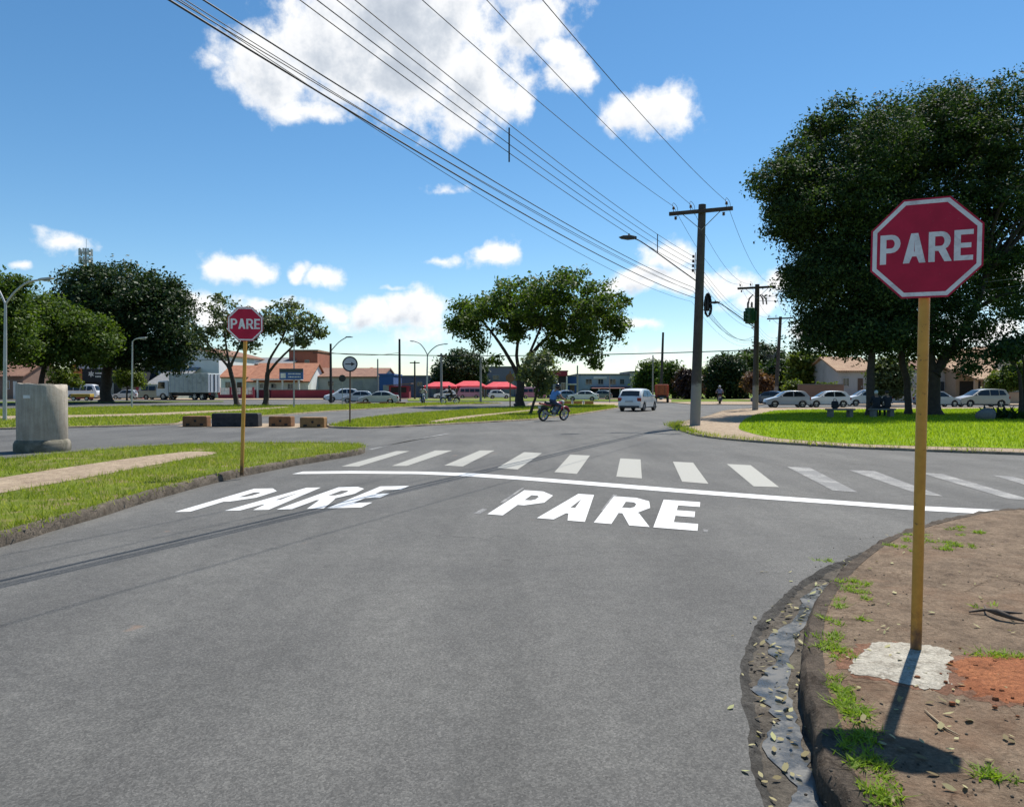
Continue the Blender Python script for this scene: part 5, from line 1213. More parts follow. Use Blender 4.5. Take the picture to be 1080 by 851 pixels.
def leaf_cloud(blobs, ncl, nleaf, size, clr, shell=.45, flat=.6):
    """leaf sized rhombs in clumps spread over the outer part of ellipsoids"""
    w = np.array([(b[3] * b[4] * b[5]) ** .6 for b in blobs]); w = w / w.sum()
    bi = rng.choice(len(blobs), ncl, p=w); B = np.array(blobs)[bi]
    d = rng.normal(0, 1, (ncl, 3)); d /= np.linalg.norm(d, axis=1)[:, None]
    rr = (shell + (1.04 - shell) * rng.uniform(0, 1, ncl) ** .6)[:, None]
    cc = B[:, :3] + d * rr * B[:, 3:6]
    cr = clr * rng.uniform(.55, 1.35, ncl)
    k = np.repeat(np.arange(ncl), nleaf); n = len(k)
    off = np.clip(rng.normal(0, .5, (n, 3)), -.95, .95) * cr[k][:, None]; off[:, 2] *= flat
    p = cc[k] + off
    # leaves lean outward and hang
    nrm = rng.normal(0, .75, (n, 3)) + d[k] * .5 + np.array([0, 0, .7]); nrm /= np.linalg.norm(nrm, axis=1)[:, None]
    a = np.cross(nrm, rng.normal(0, 1, (n, 3))); a /= np.linalg.norm(a, axis=1)[:, None]; b = np.cross(nrm, a)
    L = size * rng.uniform(.6, 1.35, n)[:, None]; W_ = L * rng.uniform(.42, .62, n)[:, None]
    v = np.zeros((n, 4, 3), np.float32); v[:, 0] = p - a * L / 2; v[:, 1] = p + b * W_ / 2 - nrm * L * .08; v[:, 2] = p + a * L / 2 - nrm * L * .12; v[:, 3] = p - b * W_ / 2 - nrm * L * .08
    return v.reshape(-1, 3), cc

def tree(label, base, trunks, blobs, leaf, ncl, nleaf, size, clr, bark=BARKD, shell=.45, nlimb=16, limb_r=.07, name='tree', cat='tree', group=None, flat=.6):
    """base, blob centres and trunk points in world coordinates; parts: trunk (with limbs) and crown"""
    t = thing(name, label, cat, base, 0, group); base = Vector(base)
    bl = [(Vector(b[0]) - base)[:] + tuple(b[1]) for b in blobs]
    v, cc = leaf_cloud(bl, ncl, nleaf, size, clr, shell, flat)
    b = MB(); tips = []
    for pts, r0, r1 in trunks:
        pts = catmull([Vector(p) - base for p in pts], 4); n = len(pts)
        rr = [r0 + (r1 - r0) * (i / (n - 1)) ** .8 for i in range(n)]; rr[0] *= 1.35
        pts = [p + Vector((random.uniform(-.25, .25) * r1, random.uniform(-.25, .25) * r1, 0)) if 0 < i else p for i, p in enumerate(pts)]
        b.tube(pts, rr, 10); tips.append((pts[-1], r1)); tips.append((pts[int(n * .75)], r1))
    sel = random.sample(range(len(cc)), min(nlimb, len(cc)))
    for s in sel:
        e = Vector(cc[s]); o, r = min(tips, key=lambda q: (q[0] - e).length + random.uniform(0, 1)); d = e - o
        m1 = o + d * .35 + Vector((random.uniform(-.1, .1) * d.length, random.uniform(-.1, .1) * d.length, d.length * .1)); m2 = o + d * .7 + Vector((random.uniform(-.06, .06), random.uniform(-.06, .06), .07)) * d.length
        q = catmull([o, m1, m2, e], 4); k = len(q); lr = min(r * .85, limb_r * random.uniform(.8, 1.4)); b.tube(q, [lr * (1 - .85 * i / (k - 1)) for i in range(k)], 6)
    b.build('trunk', bark, t, smooth=60, fix=False)
    np_mesh('crown', v, 4, leaf, t); return t
def pb_(px, py, rx, ry, D, dep=None, dy=0): 
    s = (D + dy) / 800; return (PD(px, py, D + dy), (rx * s, dep if dep else max(rx, ry) * s, ry * s))

# the big park trees on the right: three trunks, three crowns growing into each other
DT = 46.5
b1 = G(918, 438.5, .06); b2 = G(958, 437.2, .06); b3 = G(986, 437.8, .06)
tree('huge dark park tree on a pale straight trunk, left part of the great crown', b1, [([b1, PD(918, 400, b1.y), PD(920, 365, b1.y + .5), PD(918, 320, b1.y + 2)], .24, .16)],
     [pb_(868, 215, 50, 50, 47, 5, -2.5), pb_(818, 190, 20, 14, 46, 2.5, -3), pb_(836, 225, 22, 20, 46, 3, -3), pb_(858, 285, 22, 44, 47, 3.6, -3), pb_(845, 165, 22, 14, 46, 2.5, -2), pb_(900, 170, 44, 50, 47, 5.5, -1.5), pb_(885, 300, 42, 56, 47, 4.6, -2.5), pb_(880, 352, 34, 20, 47, 4, -3), pb_(910, 345, 46, 30, 47, 4.6, -3), pb_(872, 130, 18, 14, 47, 3, -1), pb_(930, 260, 50, 66, 48, 5.6, -1.5)],
     LF_BIG, 1250, 105, .2, .85, BARKD, .45, 12, .08, group='three big park trees')
tree('huge dark park tree with a thin dark trunk just left of the sign post', b2, [([b2, PD(957, 405, b2.y), PD(951, 375, b2.y), PD(960, 330, b2.y + 2), PD(965, 280, b2.y + 2)], .2, .15)],
     [pb_(950, 158, 60, 50, 49, 6.3, -0.5), pb_(990, 200, 60, 70, 49, 6.3, -1.5), pb_(960, 280, 55, 65, 48, 5.8, -2.5), pb_(970, 345, 50, 34, 48, 4.8, -3.5), pb_(1000, 132, 50, 35, 50, 5.8, -0.5)],
     LF_BIG, 1150, 100, .2, .85, BARKD, .45, 12, .08, group='three big park trees')
tree('huge dark park tree with a thick forked trunk just right of the sign post', b3, [([b3, PD(985, 410, b3.y), PD(984, 388, b3.y), PD(978, 360, b3.y), PD(985, 310, b3.y + 1)], .38, .2), ([PD(985, 395, b3.y), PD(1000, 372, b3.y), PD(1022, 340, b3.y), PD(1040, 290, b3.y + 1)], .3, .16)],
     [pb_(1055, 136, 60, 52, 48, 6.3, -0.5), pb_(1080, 190, 60, 60, 48, 5.8, -1.5), pb_(1040, 240, 50, 70, 48, 5.8, -2.5), pb_(1030, 330, 44, 26, 48, 4.3, -4.5), pb_(1035, 375, 26, 20, 46, 2.8, -5.5), pb_(1120, 150, 60, 80, 48, 5.8, -1.5), pb_(1090, 285, 46, 48, 48, 4.8, -2.5)],
     LF_BIG, 760, 100, .2, .85, BARKD, .5, 24, .1, group='three big park trees')
# spreading tree in the middle
b = G(548, 428, .06); D = b.y
tree('wide spreading tree with an umbrella crown on the grass island', b, [([b, PD(548, 415, D), PD(550, 402, D)], .42, .3), ([PD(549, 408, D), PD(541, 385, D), PD(522, 355, D), PD(505, 335, D + .5)], .24, .07), ([PD(551, 405, D), PD(545, 375, D), PD(548, 345, D), PD(545, 320, D)], .2, .07), ([PD(552, 404, D), PD(562, 372, D), PD(590, 345, D + 1), PD(615, 325, D + 1)], .24, .07), ([PD(550, 405, D), PD(556, 380, D), PD(570, 345, D - 1), PD(575, 320, D - 1)], .18, .06)],
     [pb_(512, 326, 32, 15, D, 5), pb_(490, 340, 14, 8, D, 3), pb_(550, 312, 34, 17, D, 6), pb_(592, 306, 34, 18, D, 6), pb_(632, 322, 34, 22, D, 5), pb_(600, 335, 40, 22, D, 6), pb_(560, 336, 40, 12, D, 6), pb_(648, 345, 14, 14, D, 3), pb_(612, 362, 22, 18, D, 4), pb_(628, 380, 7, 10, D, 1), pb_(522, 378, 11, 7, D, 1.2), pb_(505, 362, 5, 9, D, 1), pb_(482, 345, 8, 5, D, 2), pb_(498, 352, 12, 9, D, 2.5), pb_(540, 350, 18, 10, D, 3), pb_(585, 365, 14, 10, D, 3), pb_(595, 292, 14, 6, D, 2)],
     LF_MID, 520, 60, .32, .78, BARKD, .3, 50, .06)
b = G(559, 437, .06); D = 47.0
tree('small grey green tree with a leaning trunk under the spreading tree', b, [([b, PD(562, 428, b.y), PD(566, 414, b.y), PD(568, 400, b.y)], .1, .06)],
     [pb_(568, 385, 20, 15, b.y, 1.3), pb_(558, 395, 12, 8, b.y, .8), pb_(573, 400, 14, 9, b.y, .8), pb_(572, 412, 6, 5, b.y, .4)], LF_GREY, 150, 30, .2, .34, BARKD, .3, 22, .03)
# two thin street trees on the left
b = G(250, 427.3, .06); D = b.y
tree('thin sparse street tree left of the small stop sign', b, [([b, PD(247, 410, D), PD(243, 390, D), PD(242, 384, D)], .24, .16), ([PD(242, 388, D), PD(228, 372, D), PD(212, 355, D)], .14, .04), ([PD(243, 386, D), PD(252, 368, D), PD(266, 345, D)], .14, .04), ([PD(242, 386, D), PD(238, 360, D), PD(235, 330, D)], .12, .04)],
     [pb_(235, 335, 20, 22, D, 2.5), pb_(216, 352, 13, 14, D, 1.8), pb_(228, 372, 12, 12, D, 1.5), pb_(262, 340, 18, 18, D, 2), pb_(232, 315, 7, 6, D, 1), pb_(255, 365, 10, 8, D, 1.2), pb_(265, 362, 8, 14, D, 1)], LF_GREY, 170, 20, .34, .55, BARKD, .2, 40, .05)
b = G(280, 427.3, .06); D = b.y
tree('thin vase shaped street tree right of the small stop sign', b, [([b, PD(281, 410, D), PD(282.5, 393, D)], .26, .19), ([PD(282, 396, D), PD(284, 380, D), PD(296, 360, D), PD(303, 345, D)], .16, .05), ([PD(282, 395, D), PD(292, 382, D), PD(308, 366, D), PD(325, 350, D)], .15, .05)],
     [pb_(300, 338, 26, 12, D, 3), pb_(325, 342, 16, 13, D, 2.4), pb_(284, 345, 14, 12, D, 2), pb_(300, 322, 18, 6, D, 2), pb_(312, 358, 14, 7, D, 1.6), pb_(338, 352, 7, 6, D, 1)], LF_GREY, 190, 20, .34, .55, BARKD, .2, 40, .05)
# left group
b = G(112, 423.3, .1); D = b.y
tree('big round dark tree in the left background', b, [([b, PD(112, 405, D), PD(113, 385, D), PD(120, 350, D)], .65, .4)],
     [pb_(130, 315, 52, 36, D, 6), pb_(165, 335, 38, 38, D, 5), pb_(100, 340, 40, 40, D, 5), pb_(150, 372, 46, 18, D, 4.5), pb_(185, 365, 20, 26, D, 3), pb_(108, 373, 30, 11, D, 4), pb_(95, 300, 28, 18, D, 4), pb_(178, 310, 18, 16, D, 3)], LF_DARK, 900, 70, .38, 1.3, BARKD, .5, 24, .15)
D = 74; b = Vector((X(42, D), D, .05))
tree('loose light green tree behind the concrete pipe', b, [([b, PD(44, 400, D), PD(48, 380, D), PD(55, 350, D)], .3, .18)],
     [pb_(50, 345, 34, 26, D, 4), pb_(90, 352, 28, 22, D, 3.5), pb_(30, 362, 34, 22, D, 4), pb_(70, 373, 40, 14, D, 4), pb_(108, 360, 14, 12, D, 2), pb_(45, 325, 24, 14, D, 3)], LF_MID, 480, 60, .34, 1.0, BARKD, .4, 24, .09)
D = 66; b = Vector((X(-14, D), D, .05))
tree('dense tree cut by the left edge of the view', b, [([b, PD(-14, 390, D), PD(-10, 350, D)], .35, .2)],
     [pb_(-14, 320, 36, 36, D, 4), pb_(10, 350, 24, 34, D, 3), pb_(-30, 365, 44, 34, D, 4), pb_(16, 305, 10, 14, D, 1.5)], LF_MID, 380, 60, .34, 1.05, BARKD, .45, 16, .1)
D = 92; b = Vector((X(66, D), D, .05))
tree('small yellow green tree between the pipe and the orange wall', b, [([b, PD(66, 400, D)], .12, .08)], [pb_(66, 396, 15, 9, D, 1.6), pb_(60, 404, 10, 6, D, 1), pb_(78, 403, 7, 5, D, 1)], LF_LIGHT, 120, 28, .32, .5, BARKD, .3, 10, .05)
D = 96; b = G(134, 422.6, .05); D = b.y
tree('small bright street tree under the big dark tree', b, [([b, PD(134, 408, D)], .11, .08)], [pb_(134, 396, 14, 10, D, 1.6), pb_(128, 401, 9, 6, D, 1), pb_(146, 400, 9, 8, D, 1)], LF_LIGHT, 120, 28, .32, .5, BARKD, .3, 10, .05)
# round tree by the market
D = 128; b = Vector((X(487, D), D, 0))
tree('round dark tree behind the red market canopies', b, [([b, PD(487, 405, D), PD(487, 390, D)], .6, .4)], [pb_(486, 388, 24, 18, D, 5), pb_(468, 396, 11, 10, D, 3), pb_(502, 396, 11, 10, D, 3)], LF_DARK, 420, 34, .5, 1.1, BARKD, .5, 10, .15)
# trees at the end of the street
def far_tree(label, px, pyb, blobs, leaf, D, ncl, size=.45, clr=1.0, r=.3, bark=BARKD, cat='tree', name='tree', nl=30, shell=.45):
    b = Vector((X(px, D), D, .02)); py1 = sum(q[1] for q in blobs) / len(blobs)
    return tree(label, b, [([b, PD(px, (pyb + py1) / 2, D), PD(px + 1, py1, D)], r, r * .6)], [pb_(*q, D, max(q[2], q[3]) * D / 800 * .8) for q in blobs], leaf, ncl, nl, size, clr, bark, shell, 8, r * .35, cat=cat, name=name, group='trees at the end of the street')
far_tree('mid green tree left of the leaning dark pole', 684, 420, [(686, 396, 12, 14), (678, 404, 8, 10), (694, 388, 8, 7)], LF_MID, 118, 220)
far_tree('bushy bright green tree just behind the red truck', 711, 420, [(710, 396, 12, 13), (716, 408, 9, 10), (702, 404, 7, 9)], LF_MID, 112, 240)
far_tree('dark purple leaved tree left of the nearest pole', 724, 421, [(725, 402, 9, 12), (730, 412, 8, 8)], LF_PURP, 104, 200)
far_tree('yellowish green tree just right of the nearest pole', 746, 420, [(746, 397, 9, 9), (750, 408, 10, 10)], LF_LIGHT, 116, 190)
far_tree('tall dark green tree in the middle of the far right wood', 768, 421, [(766, 388, 18, 14), (758, 400, 12, 16), (776, 402, 15, 18)], LF_DARK, 108, 420)
far_tree('great dark dome shaped tree rising above the others on the right', 806, 420, [(804, 378, 22, 16), (816, 388, 14, 18), (792, 390, 12, 18)], LF_DARK, 124, 460)
far_tree('broad green tree in front of the dark dome shaped tree', 788, 421, [(785, 384, 12, 10), (784, 398, 16, 16)], LF_MID, 112, 320)
far_tree('russet leaved bush behind the pole with the transformer', 800, 423, [(796, 402, 9, 11), (807, 406, 8, 9)], LF_RED, 92, 170, .36, .7)
far_tree('dark tree behind the third leaning pole', 822, 423, [(820, 398, 12, 18), (828, 406, 10, 14)], LF_DARK, 98, 280)
far_tree('bright green palm like tree left of the grey house', 845, 421, [(846, 380, 12, 10), (856, 392, 14, 13), (842, 398, 12, 12), (864, 384, 9, 10)], LF_LIGHT, 92, 320, .5, .8)
far_tree('dark green garden tree beside the grey house', 874, 421, [(872, 390, 12, 14), (880, 402, 10, 14), (866, 404, 8, 10)], LF_DARK, 94, 280)
far_tree('round yellow green shrub behind the silver blue car', 838, 421, [(837, 408, 8, 7), (845, 414, 6, 5)], LF_LIGHT, 80, 120, .3, .5, .12, cat='shrub', name='shrub')
far_tree('spiky plants on top of the brown garden wall', 872, 421, [(868, 408, 5, 4), (876, 409, 5, 4)], LF_LIGHT, 79, 70, .34, .4, .1, cat='shrub', name='shrub')
far_tree('grey green many stemmed tree behind the sitting people', 938, 429, [(938, 396, 20, 14), (928, 408, 10, 10), (948, 408, 10, 12), (940, 385, 14, 8)], LF_GREY, 66, 330, .3, .6, .14)
D = 66
for px, e in ((936, 926), (940, 934), (943, 948), (945, 952)):
    pass
far_tree('light green tree at the right edge behind the champagne car', 1062, 424, [(1060, 400, 14, 10), (1052, 408, 10, 10), (1072, 396, 10, 14)], LF_LIGHT, 70, 300, .3, .6, .1)
b = G(1076, 440, .06); D = b.y
tree('thin dark multi stemmed tree at the right edge', b, [([b, PD(1077, 415, D), PD(1073, 390, D), PD(1060, 375, D)], .13, .06), ([b + Vector((.15, 0, 0)), PD(1081, 410, D), PD(1080, 385, D)], .12, .06), ([b + Vector((.3, .1, 0)), PD(1086, 410, D), PD(1090, 380, D)], .12, .06)],
     [pb_(1062, 368, 16, 9, D, 1.5), pb_(1085, 362, 18, 12, D, 2)], LF_DARK, 110, 30, .24, .5, BARKD, .3, 16, .04)
# dark rosette plants
p = G(1062, 442, .06); v = []
b = MB()
for i in range(170):
    c = Vector((random.uniform(-1.0, 1.6), random.uniform(-.7, .7), 0)); a = random.uniform(0, 6.28); e = random.uniform(.35, 1.2); L = random.uniform(.5, 1.0); d = Vector((math.cos(a) * math.cos(e), math.sin(a) * math.cos(e), math.sin(e))); s = Vector((-math.sin(a), math.cos(a), 0)) * .05
    m = c + d * L * .6; tip = c + d * L - Vector((0, 0, .12 * L)); o = len(b.v); b.add([c - s, c + s, m + s * 1.3, tip, m - s * 1.3], [(0, 1, 2, 3, 4)])
o = b.build('rosette_plant', LF_DARK, fix=False); o.location = p; tag(o, 'dark spiky rosette plants in the shade at the right edge of the park', 'plant')
# far wood closing the horizon
fw = []
for x in np.linspace(-420, 420, 150):
    fw.append((x + random.uniform(-2, 2), 300 + abs(x) * .1 + random.uniform(-12, 12), 2.0, random.uniform(4, 7), 4, random.uniform(2.2, 4.0)))
v, _ = leaf_cloud(fw, 3200, 14, 1.5, 2.2, .4); stuff(np_mesh('far_wood', v, 4, LF_DARK), 'low line of far trees closing the horizon', 'wood')

# ------------------------------------------------------------------ buildings
def plaster(name, col, var=.1, dirt=None): return M(name, col, var, .35, .9, dirt=dirt, bmp=.15, bscale=12)
def tile_mat(name, a, b_):
    m, nt, b, out = nodes_of(name); P = N(nt, 'ShaderNodeTexCoord').outputs['Object']
    c = ramp(nt, noise(nt, P, 1.2, 6, .7), [(.3, a), (.7, b_)]); w = N(nt, 'ShaderNodeTexWave', bands_direction='X'); w.inputs['Scale'].default_value = 1.6; w.inputs['Distortion'].default_value = .4; nt.links.new(P, w.inputs['Vector'])
    c = mix(nt, 1, c, ramp(nt, w.outputs['Fac'], [(.1, (.62, .62, .62)), (.5, (1.1, 1.1, 1.1))]), 'MULTIPLY')
    nt.links.new(c, b.inputs['Base Color']); b.inputs['Roughness'].default_value = .9; bump(nt, b, w.outputs['Fac'], .6, .06); return m
TERRA = tile_mat('terracotta_tiles', (.28, .1, .05), (.46, .2, .11)); TERRD = tile_mat('old_tiles', (.16, .075, .05), (.3, .16, .1)); TANT = tile_mat('tan_tiles', (.3, .17, .1), (.45, .3, .18)); METR = tile_mat('grey_roofing', (.16, .165, .17), (.26, .265, .27))
WOFF = plaster('wall_white', (.7, .7, .69), .08, (.55, .54, .5)); WGREY = plaster('wall_grey', (.38, .38, .38), .1, (.28, .28, .27)); WDRED = plaster('wall_dark_red', (.22, .03, .05), .2); WBRICK = plaster('wall_brick_red', (.35, .11, .07), .2, (.27, .09, .06)); WBROWN = plaster('wall_brown', (.2, .13, .1), .2); WORANGE = plaster('wall_orange', (.5, .17, .06), .15); WBLACK = plaster('wall_black', (.02, .024, .03), .2); WPURP = plaster('wall_purple_grey', (.2, .19, .25), .1); WBLUEG = plaster('wall_blue_grey', (.33, .4, .48), .1); WCREAM = plaster('wall_cream', (.45, .42, .36), .06); WBLUE = plaster('panel_blue', (.03, .09, .28), .15); WTAN = plaster('wall_tan', (.36, .27, .19), .15)
PANE = glass_dark('window_pane', (.03, .045, .06)); FRAME = M('window_frame', (.4, .4, .4), .1, 9, .6); DOORM = M('door_wood', (.1, .06, .04), .2, 5, .7); SHUT = M('door_shutter', (.26, .27, .29), .12, 3, .6); REDCAN = M('canopy_red', (.5, .02, .035), .12, 1.5, .8, dirt=(.56, .09, .11))

def house(label, px0, px1, D, pyt, depth, wall, roof=None, rh=0, rtype='flat', wins=(), doors=(), band=None, cat='house', name='house', over=.3, rot=0, group=None, kids=None):
    """front wall along local x from px0 to px1 at distance D; openings are given as picture rectangles on that front"""
    b0 = PD(px0, 409, D); t = thing(name, label, cat, (b0.x, D, 0), rot, group); w = (px1 - px0) * D / 800; h = Z(pyt, D)
    lx = lambda p: (p - px0) * D / 800; lz = lambda p: Z(p, D)
    wl_ = MB().box(0, w, 0, depth, -.1, h).build('wall', wall, t)
    o = over
    if rtype == 'flat':
        if roof: MB().box(-.12, w + .12, -.12, depth + .12, h + .003, h + max(.15, rh)).build('roof', roof, t, bevel=.02)
    elif rtype == 'ridge':   # ridge parallel to the front
        pr = [(-o, h - .12), (depth / 2, h + rh), (depth + o, h - .12), (depth + o, h + .06), (depth / 2, h + rh + .18), (-o, h + .06)]
        MB().prism(pr, -o, w + o, lambda a, c, k: Vector((k, a, c))).build('roof', roof, t)
        b = MB(); b.prism([(0.01, h), (depth / 2, h + rh - .02), (depth - .01, h)], .01, w - .01, lambda a, c, k: Vector((k, a, c))); b.build('gable', wall, t)
    elif rtype == 'front':   # gable to the front
        pr = [(-o, h - .12), (w / 2, h + rh), (w + o, h - .12), (w + o, h + .06), (w / 2, h + rh + .18), (-o, h + .06)]
        MB().prism(pr, -o, depth + o, lambda a, c, k: Vector((a, k, c))).build('roof', roof, t)
        MB().prism([(.01, h), (w / 2, h + rh - .02), (w - .01, h)], .01, depth - .01, lambda a, c, k: Vector((a, k, c))).build('gable', wall, t)
    elif rtype == 'shed':
        MB().prism([(-o, h - .1), (depth, h + rh), (depth, h + rh + .12), (-o, h + .06)], -o, w + o, lambda a, c, k: Vector((k, a, c))).build('roof', roof, t)
    elif rtype == 'hip':
        q = [Vector(p) for p in ((-o, -o, h), (w + o, -o, h), (w + o, depth + o, h), (-o, depth + o, h))]; i = min(w, depth) * .48; r0 = Vector((i, depth / 2, h + rh)); r1 = Vector((max(i + .1, w - i), depth / 2, h + rh)); dn = Vector((0, 0, -.16))
        b = MB(); b.add(q + [r0, r1] + [p + dn for p in q], [(0, 1, 5, 4), (2, 3, 4, 5), (1, 2, 5), (3, 0, 4), (0, 6, 7, 1), (1, 7, 8, 2), (2, 8, 9, 3), (3, 9, 6, 0), (9, 8, 7, 6)]); b.build('roof', roof, t)
    if band:
        for (a, c, d, e, mt, pr_) in band:
            MB().box(lx(a), lx(c), -pr_, -.004, lz(e), lz(d)).build('wall_band', mt, t)
    for (a, c, d, e) in wins:
        x0, x1, z1, z0 = lx(a), lx(c), lz(d), lz(e); f = .07; b = MB()
        b.box(x0 - f, x0, -.06, -.003, z0, z1); b.box(x1, x1 + f, -.06, -.003, z0, z1); b.box(x0 - f, x1 + f, -.06, -.003, z1, z1 + f); b.box(x0 - f * 1.4, x1 + f * 1.4, -.1, -.003, z0 - f, z0); b.box((x0 + x1) / 2 - .025, (x0 + x1) / 2 + .025, -.05, -.025, z0, z1)
        fr = b.build('window', FRAME, t); MB().box(x0, x1, -.02, -.003, z0, z1).build('pane', PANE, fr)
    for (a, c, d, e, mt) in doors:
        x0, x1, z1, z0 = lx(a), lx(c), lz(d), max(0.01, lz(e)); dr = MB().box(x0, x1, -.05, -.003, z0, z1).build('door', mt, t, bevel=.01)
        MB().box(x1 - .2, x1 - .12, -.09, -.052, z0 + 1, z0 + 1.15).build('handle', GREYM, dr)
    if kids: kids(t, w, h, lx, lz, wl_)
    return t
# left side
house('tall grey white warehouse with a reddish roof edge behind the truck', 150, 231, 128, 374, 26, WOFF, TERRD, 1.6, 'front', wins=[(206, 212, 398, 402)], band=[(150, 231, 379, 380.2, WGREY, .06)], cat='warehouse', name='warehouse')
house('grey sloping roof shed left of the white truck', 152, 182, 118, 408, 10, WGREY, METR, 3.2, 'shed', doors=[(156, 166, 411, 420, SHUT), (170, 180, 411, 420, SHUT)], cat='shed', name='shed')
def shopsign(t, w, h, lx, lz, wl_):
    s = MB().box(lx(88), lx(111), -.3, -.16, lz(403), lz(389)).build('sign_board', WBLACK, t); b = MB()
    for k in range(6):
        a = k * 1.047; o = Vector((lx(97.5), 0, lz(394.5))); b.prism([(0, 0), (.32 * math.cos(a), .32 * math.sin(a)), (.5 * math.cos(a + .5), .5 * math.sin(a + .5)), (.22 * math.cos(a + .9), .22 * math.sin(a + .9))], -.33, -.302, lambda x, y, hh: o + Vector((x, hh, y)))
    b.build('emblem', WHITEP, s)
    for zz, n in ((393.5, 5), (397, 4)):
        b = MB()
        for k in range(n): b.box(lx(102 + k * 1.5), lx(103 + k * 1.5), -.32, -.302, lz(zz + 1), lz(zz - .6))
        b.build('lettering', WHITEP, s)
    MB().prism([(lx(80), lz(389)), (lx(112), lz(389)), (lx(110), lz(384)), (lx(101), lz(380.5)), (lx(95), lz(383.5)), (lx(86), lz(384))], -.4, -.1, lambda a, c, k: Vector((a, k, c))).build('canopy', M('pale_canopy', (.45, .46, .5), .1, 2, .6), t)
house('black shop front with a white emblem beside an orange wall', 76, 128, 116, 389, 14, WBLACK, METR, .3, 'flat', doors=[(112, 120, 404, 420, SHUT)], band=[(76, 88.5, 385, 421, WORANGE, .25)], cat='shop', name='shop', kids=shopsign)
house('low brown house with pale pillars at the left edge', -40, 24, 104, 397, 10, WBROWN, TERRD, 2.2, 'ridge', wins=[(4, 10, 402, 410), (-12, -4, 402, 410)], doors=[(14, 18, 402, 421, WOFF)])
house('white house with a terracotta roof behind the two thin trees', 233, 262, 122, 398, 10, WOFF, TERRA, 1.9, 'ridge', wins=[(238, 243, 403, 409)], doors=[(250, 255, 403, 419, DOORM)])
def porch(t, w, h, lx, lz, wl_):
    for p in (274, 284, 300, 317): MB().box(lx(p), lx(p) + .25, -1.5, -1.25, 0, lz(401)).build('pillar', WHITEP, t)
    MB().box(lx(268), lx(320), -1.62, -.003, lz(401), lz(399.6)).build('porch_beam', WHITEP, t)
house('long low white house with a big terracotta roof and dark red base', 262, 325, 118, 402.5, 12, WOFF, TERRA, 2.9, 'ridge', wins=[(286, 291, 405, 409), (304, 309, 405, 410), (274, 277, 405, 409)], doors=[(279, 283, 405, 420, DOORM)], band=[(262, 325, 411, 421, WDRED, .04)], kids=porch)
house('brick red block tower rising behind the terracotta roof', 305, 335, 150, 371, 10, WBRICK, TERRD, .4, 'flat', cat='building', name='building', wins=[(322, 326, 380, 384)])
house('long brownish red hall with a grey roof behind the thin trees', 225, 306, 146, 384, 16, WBRICK, METR, 1.4, 'ridge', wins=[(240, 246, 388, 392), (262, 268, 388, 392)], band=[(225, 306, 392, 396, WTAN, .1)], cat='hall', name='hall')
house('pale grey warehouse behind the parked silver cars', 326, 402, 124, 397.5, 16, WGREY, TERRD, 1.5, 'ridge', wins=[(346, 352, 402, 407)], doors=[(372, 382, 402, 420, SHUT)], band=[(326, 350, 411, 421, WDRED, .05)], cat='warehouse', name='warehouse')
house('small house with a red brown hipped roof right of the arrow sign', 372, 402, 130, 394, 9, WTAN, TERRA, 1.2, 'hip', wins=[(392, 396, 397, 402)])
house('blue fronted shop behind the dark pole', 400, 415, 121, 396, 9, WBLUE, WBLUE, .3, 'flat', doors=[(404, 411, 406, 420, SHUT)], cat='shop', name='shop')
house('low grey wall building left of the red canopies', 414, 470, 132, 398, 12, WPURP, METR, .35, 'flat', wins=[(440, 445, 403, 407)], doors=[(455, 460, 403, 420, SHUT)], cat='building', name='building')
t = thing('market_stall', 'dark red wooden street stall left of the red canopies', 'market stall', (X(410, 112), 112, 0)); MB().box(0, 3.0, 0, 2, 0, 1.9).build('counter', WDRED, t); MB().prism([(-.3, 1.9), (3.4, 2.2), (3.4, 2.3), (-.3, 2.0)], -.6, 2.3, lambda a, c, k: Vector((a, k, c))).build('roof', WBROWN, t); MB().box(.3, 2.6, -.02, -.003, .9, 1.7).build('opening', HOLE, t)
house('purple grey flat roofed warehouse behind the spreading tree trunk', 506, 553, 140, 388, 20, WPURP, METR, .3, 'flat', wins=[(520, 526, 396, 400)], doors=[(532, 542, 402, 419, SHUT)], cat='warehouse', name='warehouse')
house('dark house behind the market with a low brown roof', 470, 512, 138, 398.5, 9, WBROWN, TERRD, 1.0, 'ridge', wins=[(480, 485, 402, 406)])
# red canopies: tent roofs on posts
def canopy(label, px0, px1, pyt, pye, D=112, dep=7):
    x0, x1 = X(px0, D), X(px1, D); t = thing('market_canopy', label, 'canopy', ((x0 + x1) / 2, D, 0), 0, 'red market canopies'); w = (x1 - x0) / 2; ze, zt = Z(pye, D), Z(pyt, D)
    q = [Vector((-w, 0, ze)), Vector((w, 0, ze)), Vector((w, dep, ze)), Vector((-w, dep, ze))]; r0, r1 = Vector((-w * .45, dep / 2, zt)), Vector((w * .45, dep / 2, zt)); dn = Vector((0, 0, -.3))
    b = MB(); b.add(q + [r0, r1] + [p + dn for p in q], [(0, 1, 5, 4), (2, 3, 4, 5), (1, 2, 5), (3, 0, 4), (0, 6, 7, 1), (1, 7, 8, 2), (2, 8, 9, 3), (3, 9, 6, 0)]); b.build('awning', REDCAN, t)
    for sx in (-1, 1):
        for y in (.1, dep - .1): MB().tube([(sx * (w - .1), y, 0), (sx * (w - .1), y, ze)], .05, 6).build('post', GREYM, t)
canopy('leftmost red market canopy, widest and lowest', 446, 481, 402.5, 407.5); canopy('middle red market canopy, tallest of the three', 478, 512, 401.5, 407, 114); canopy('right red market canopy left of the spreading tree', 510, 545, 402.5, 408, 111)
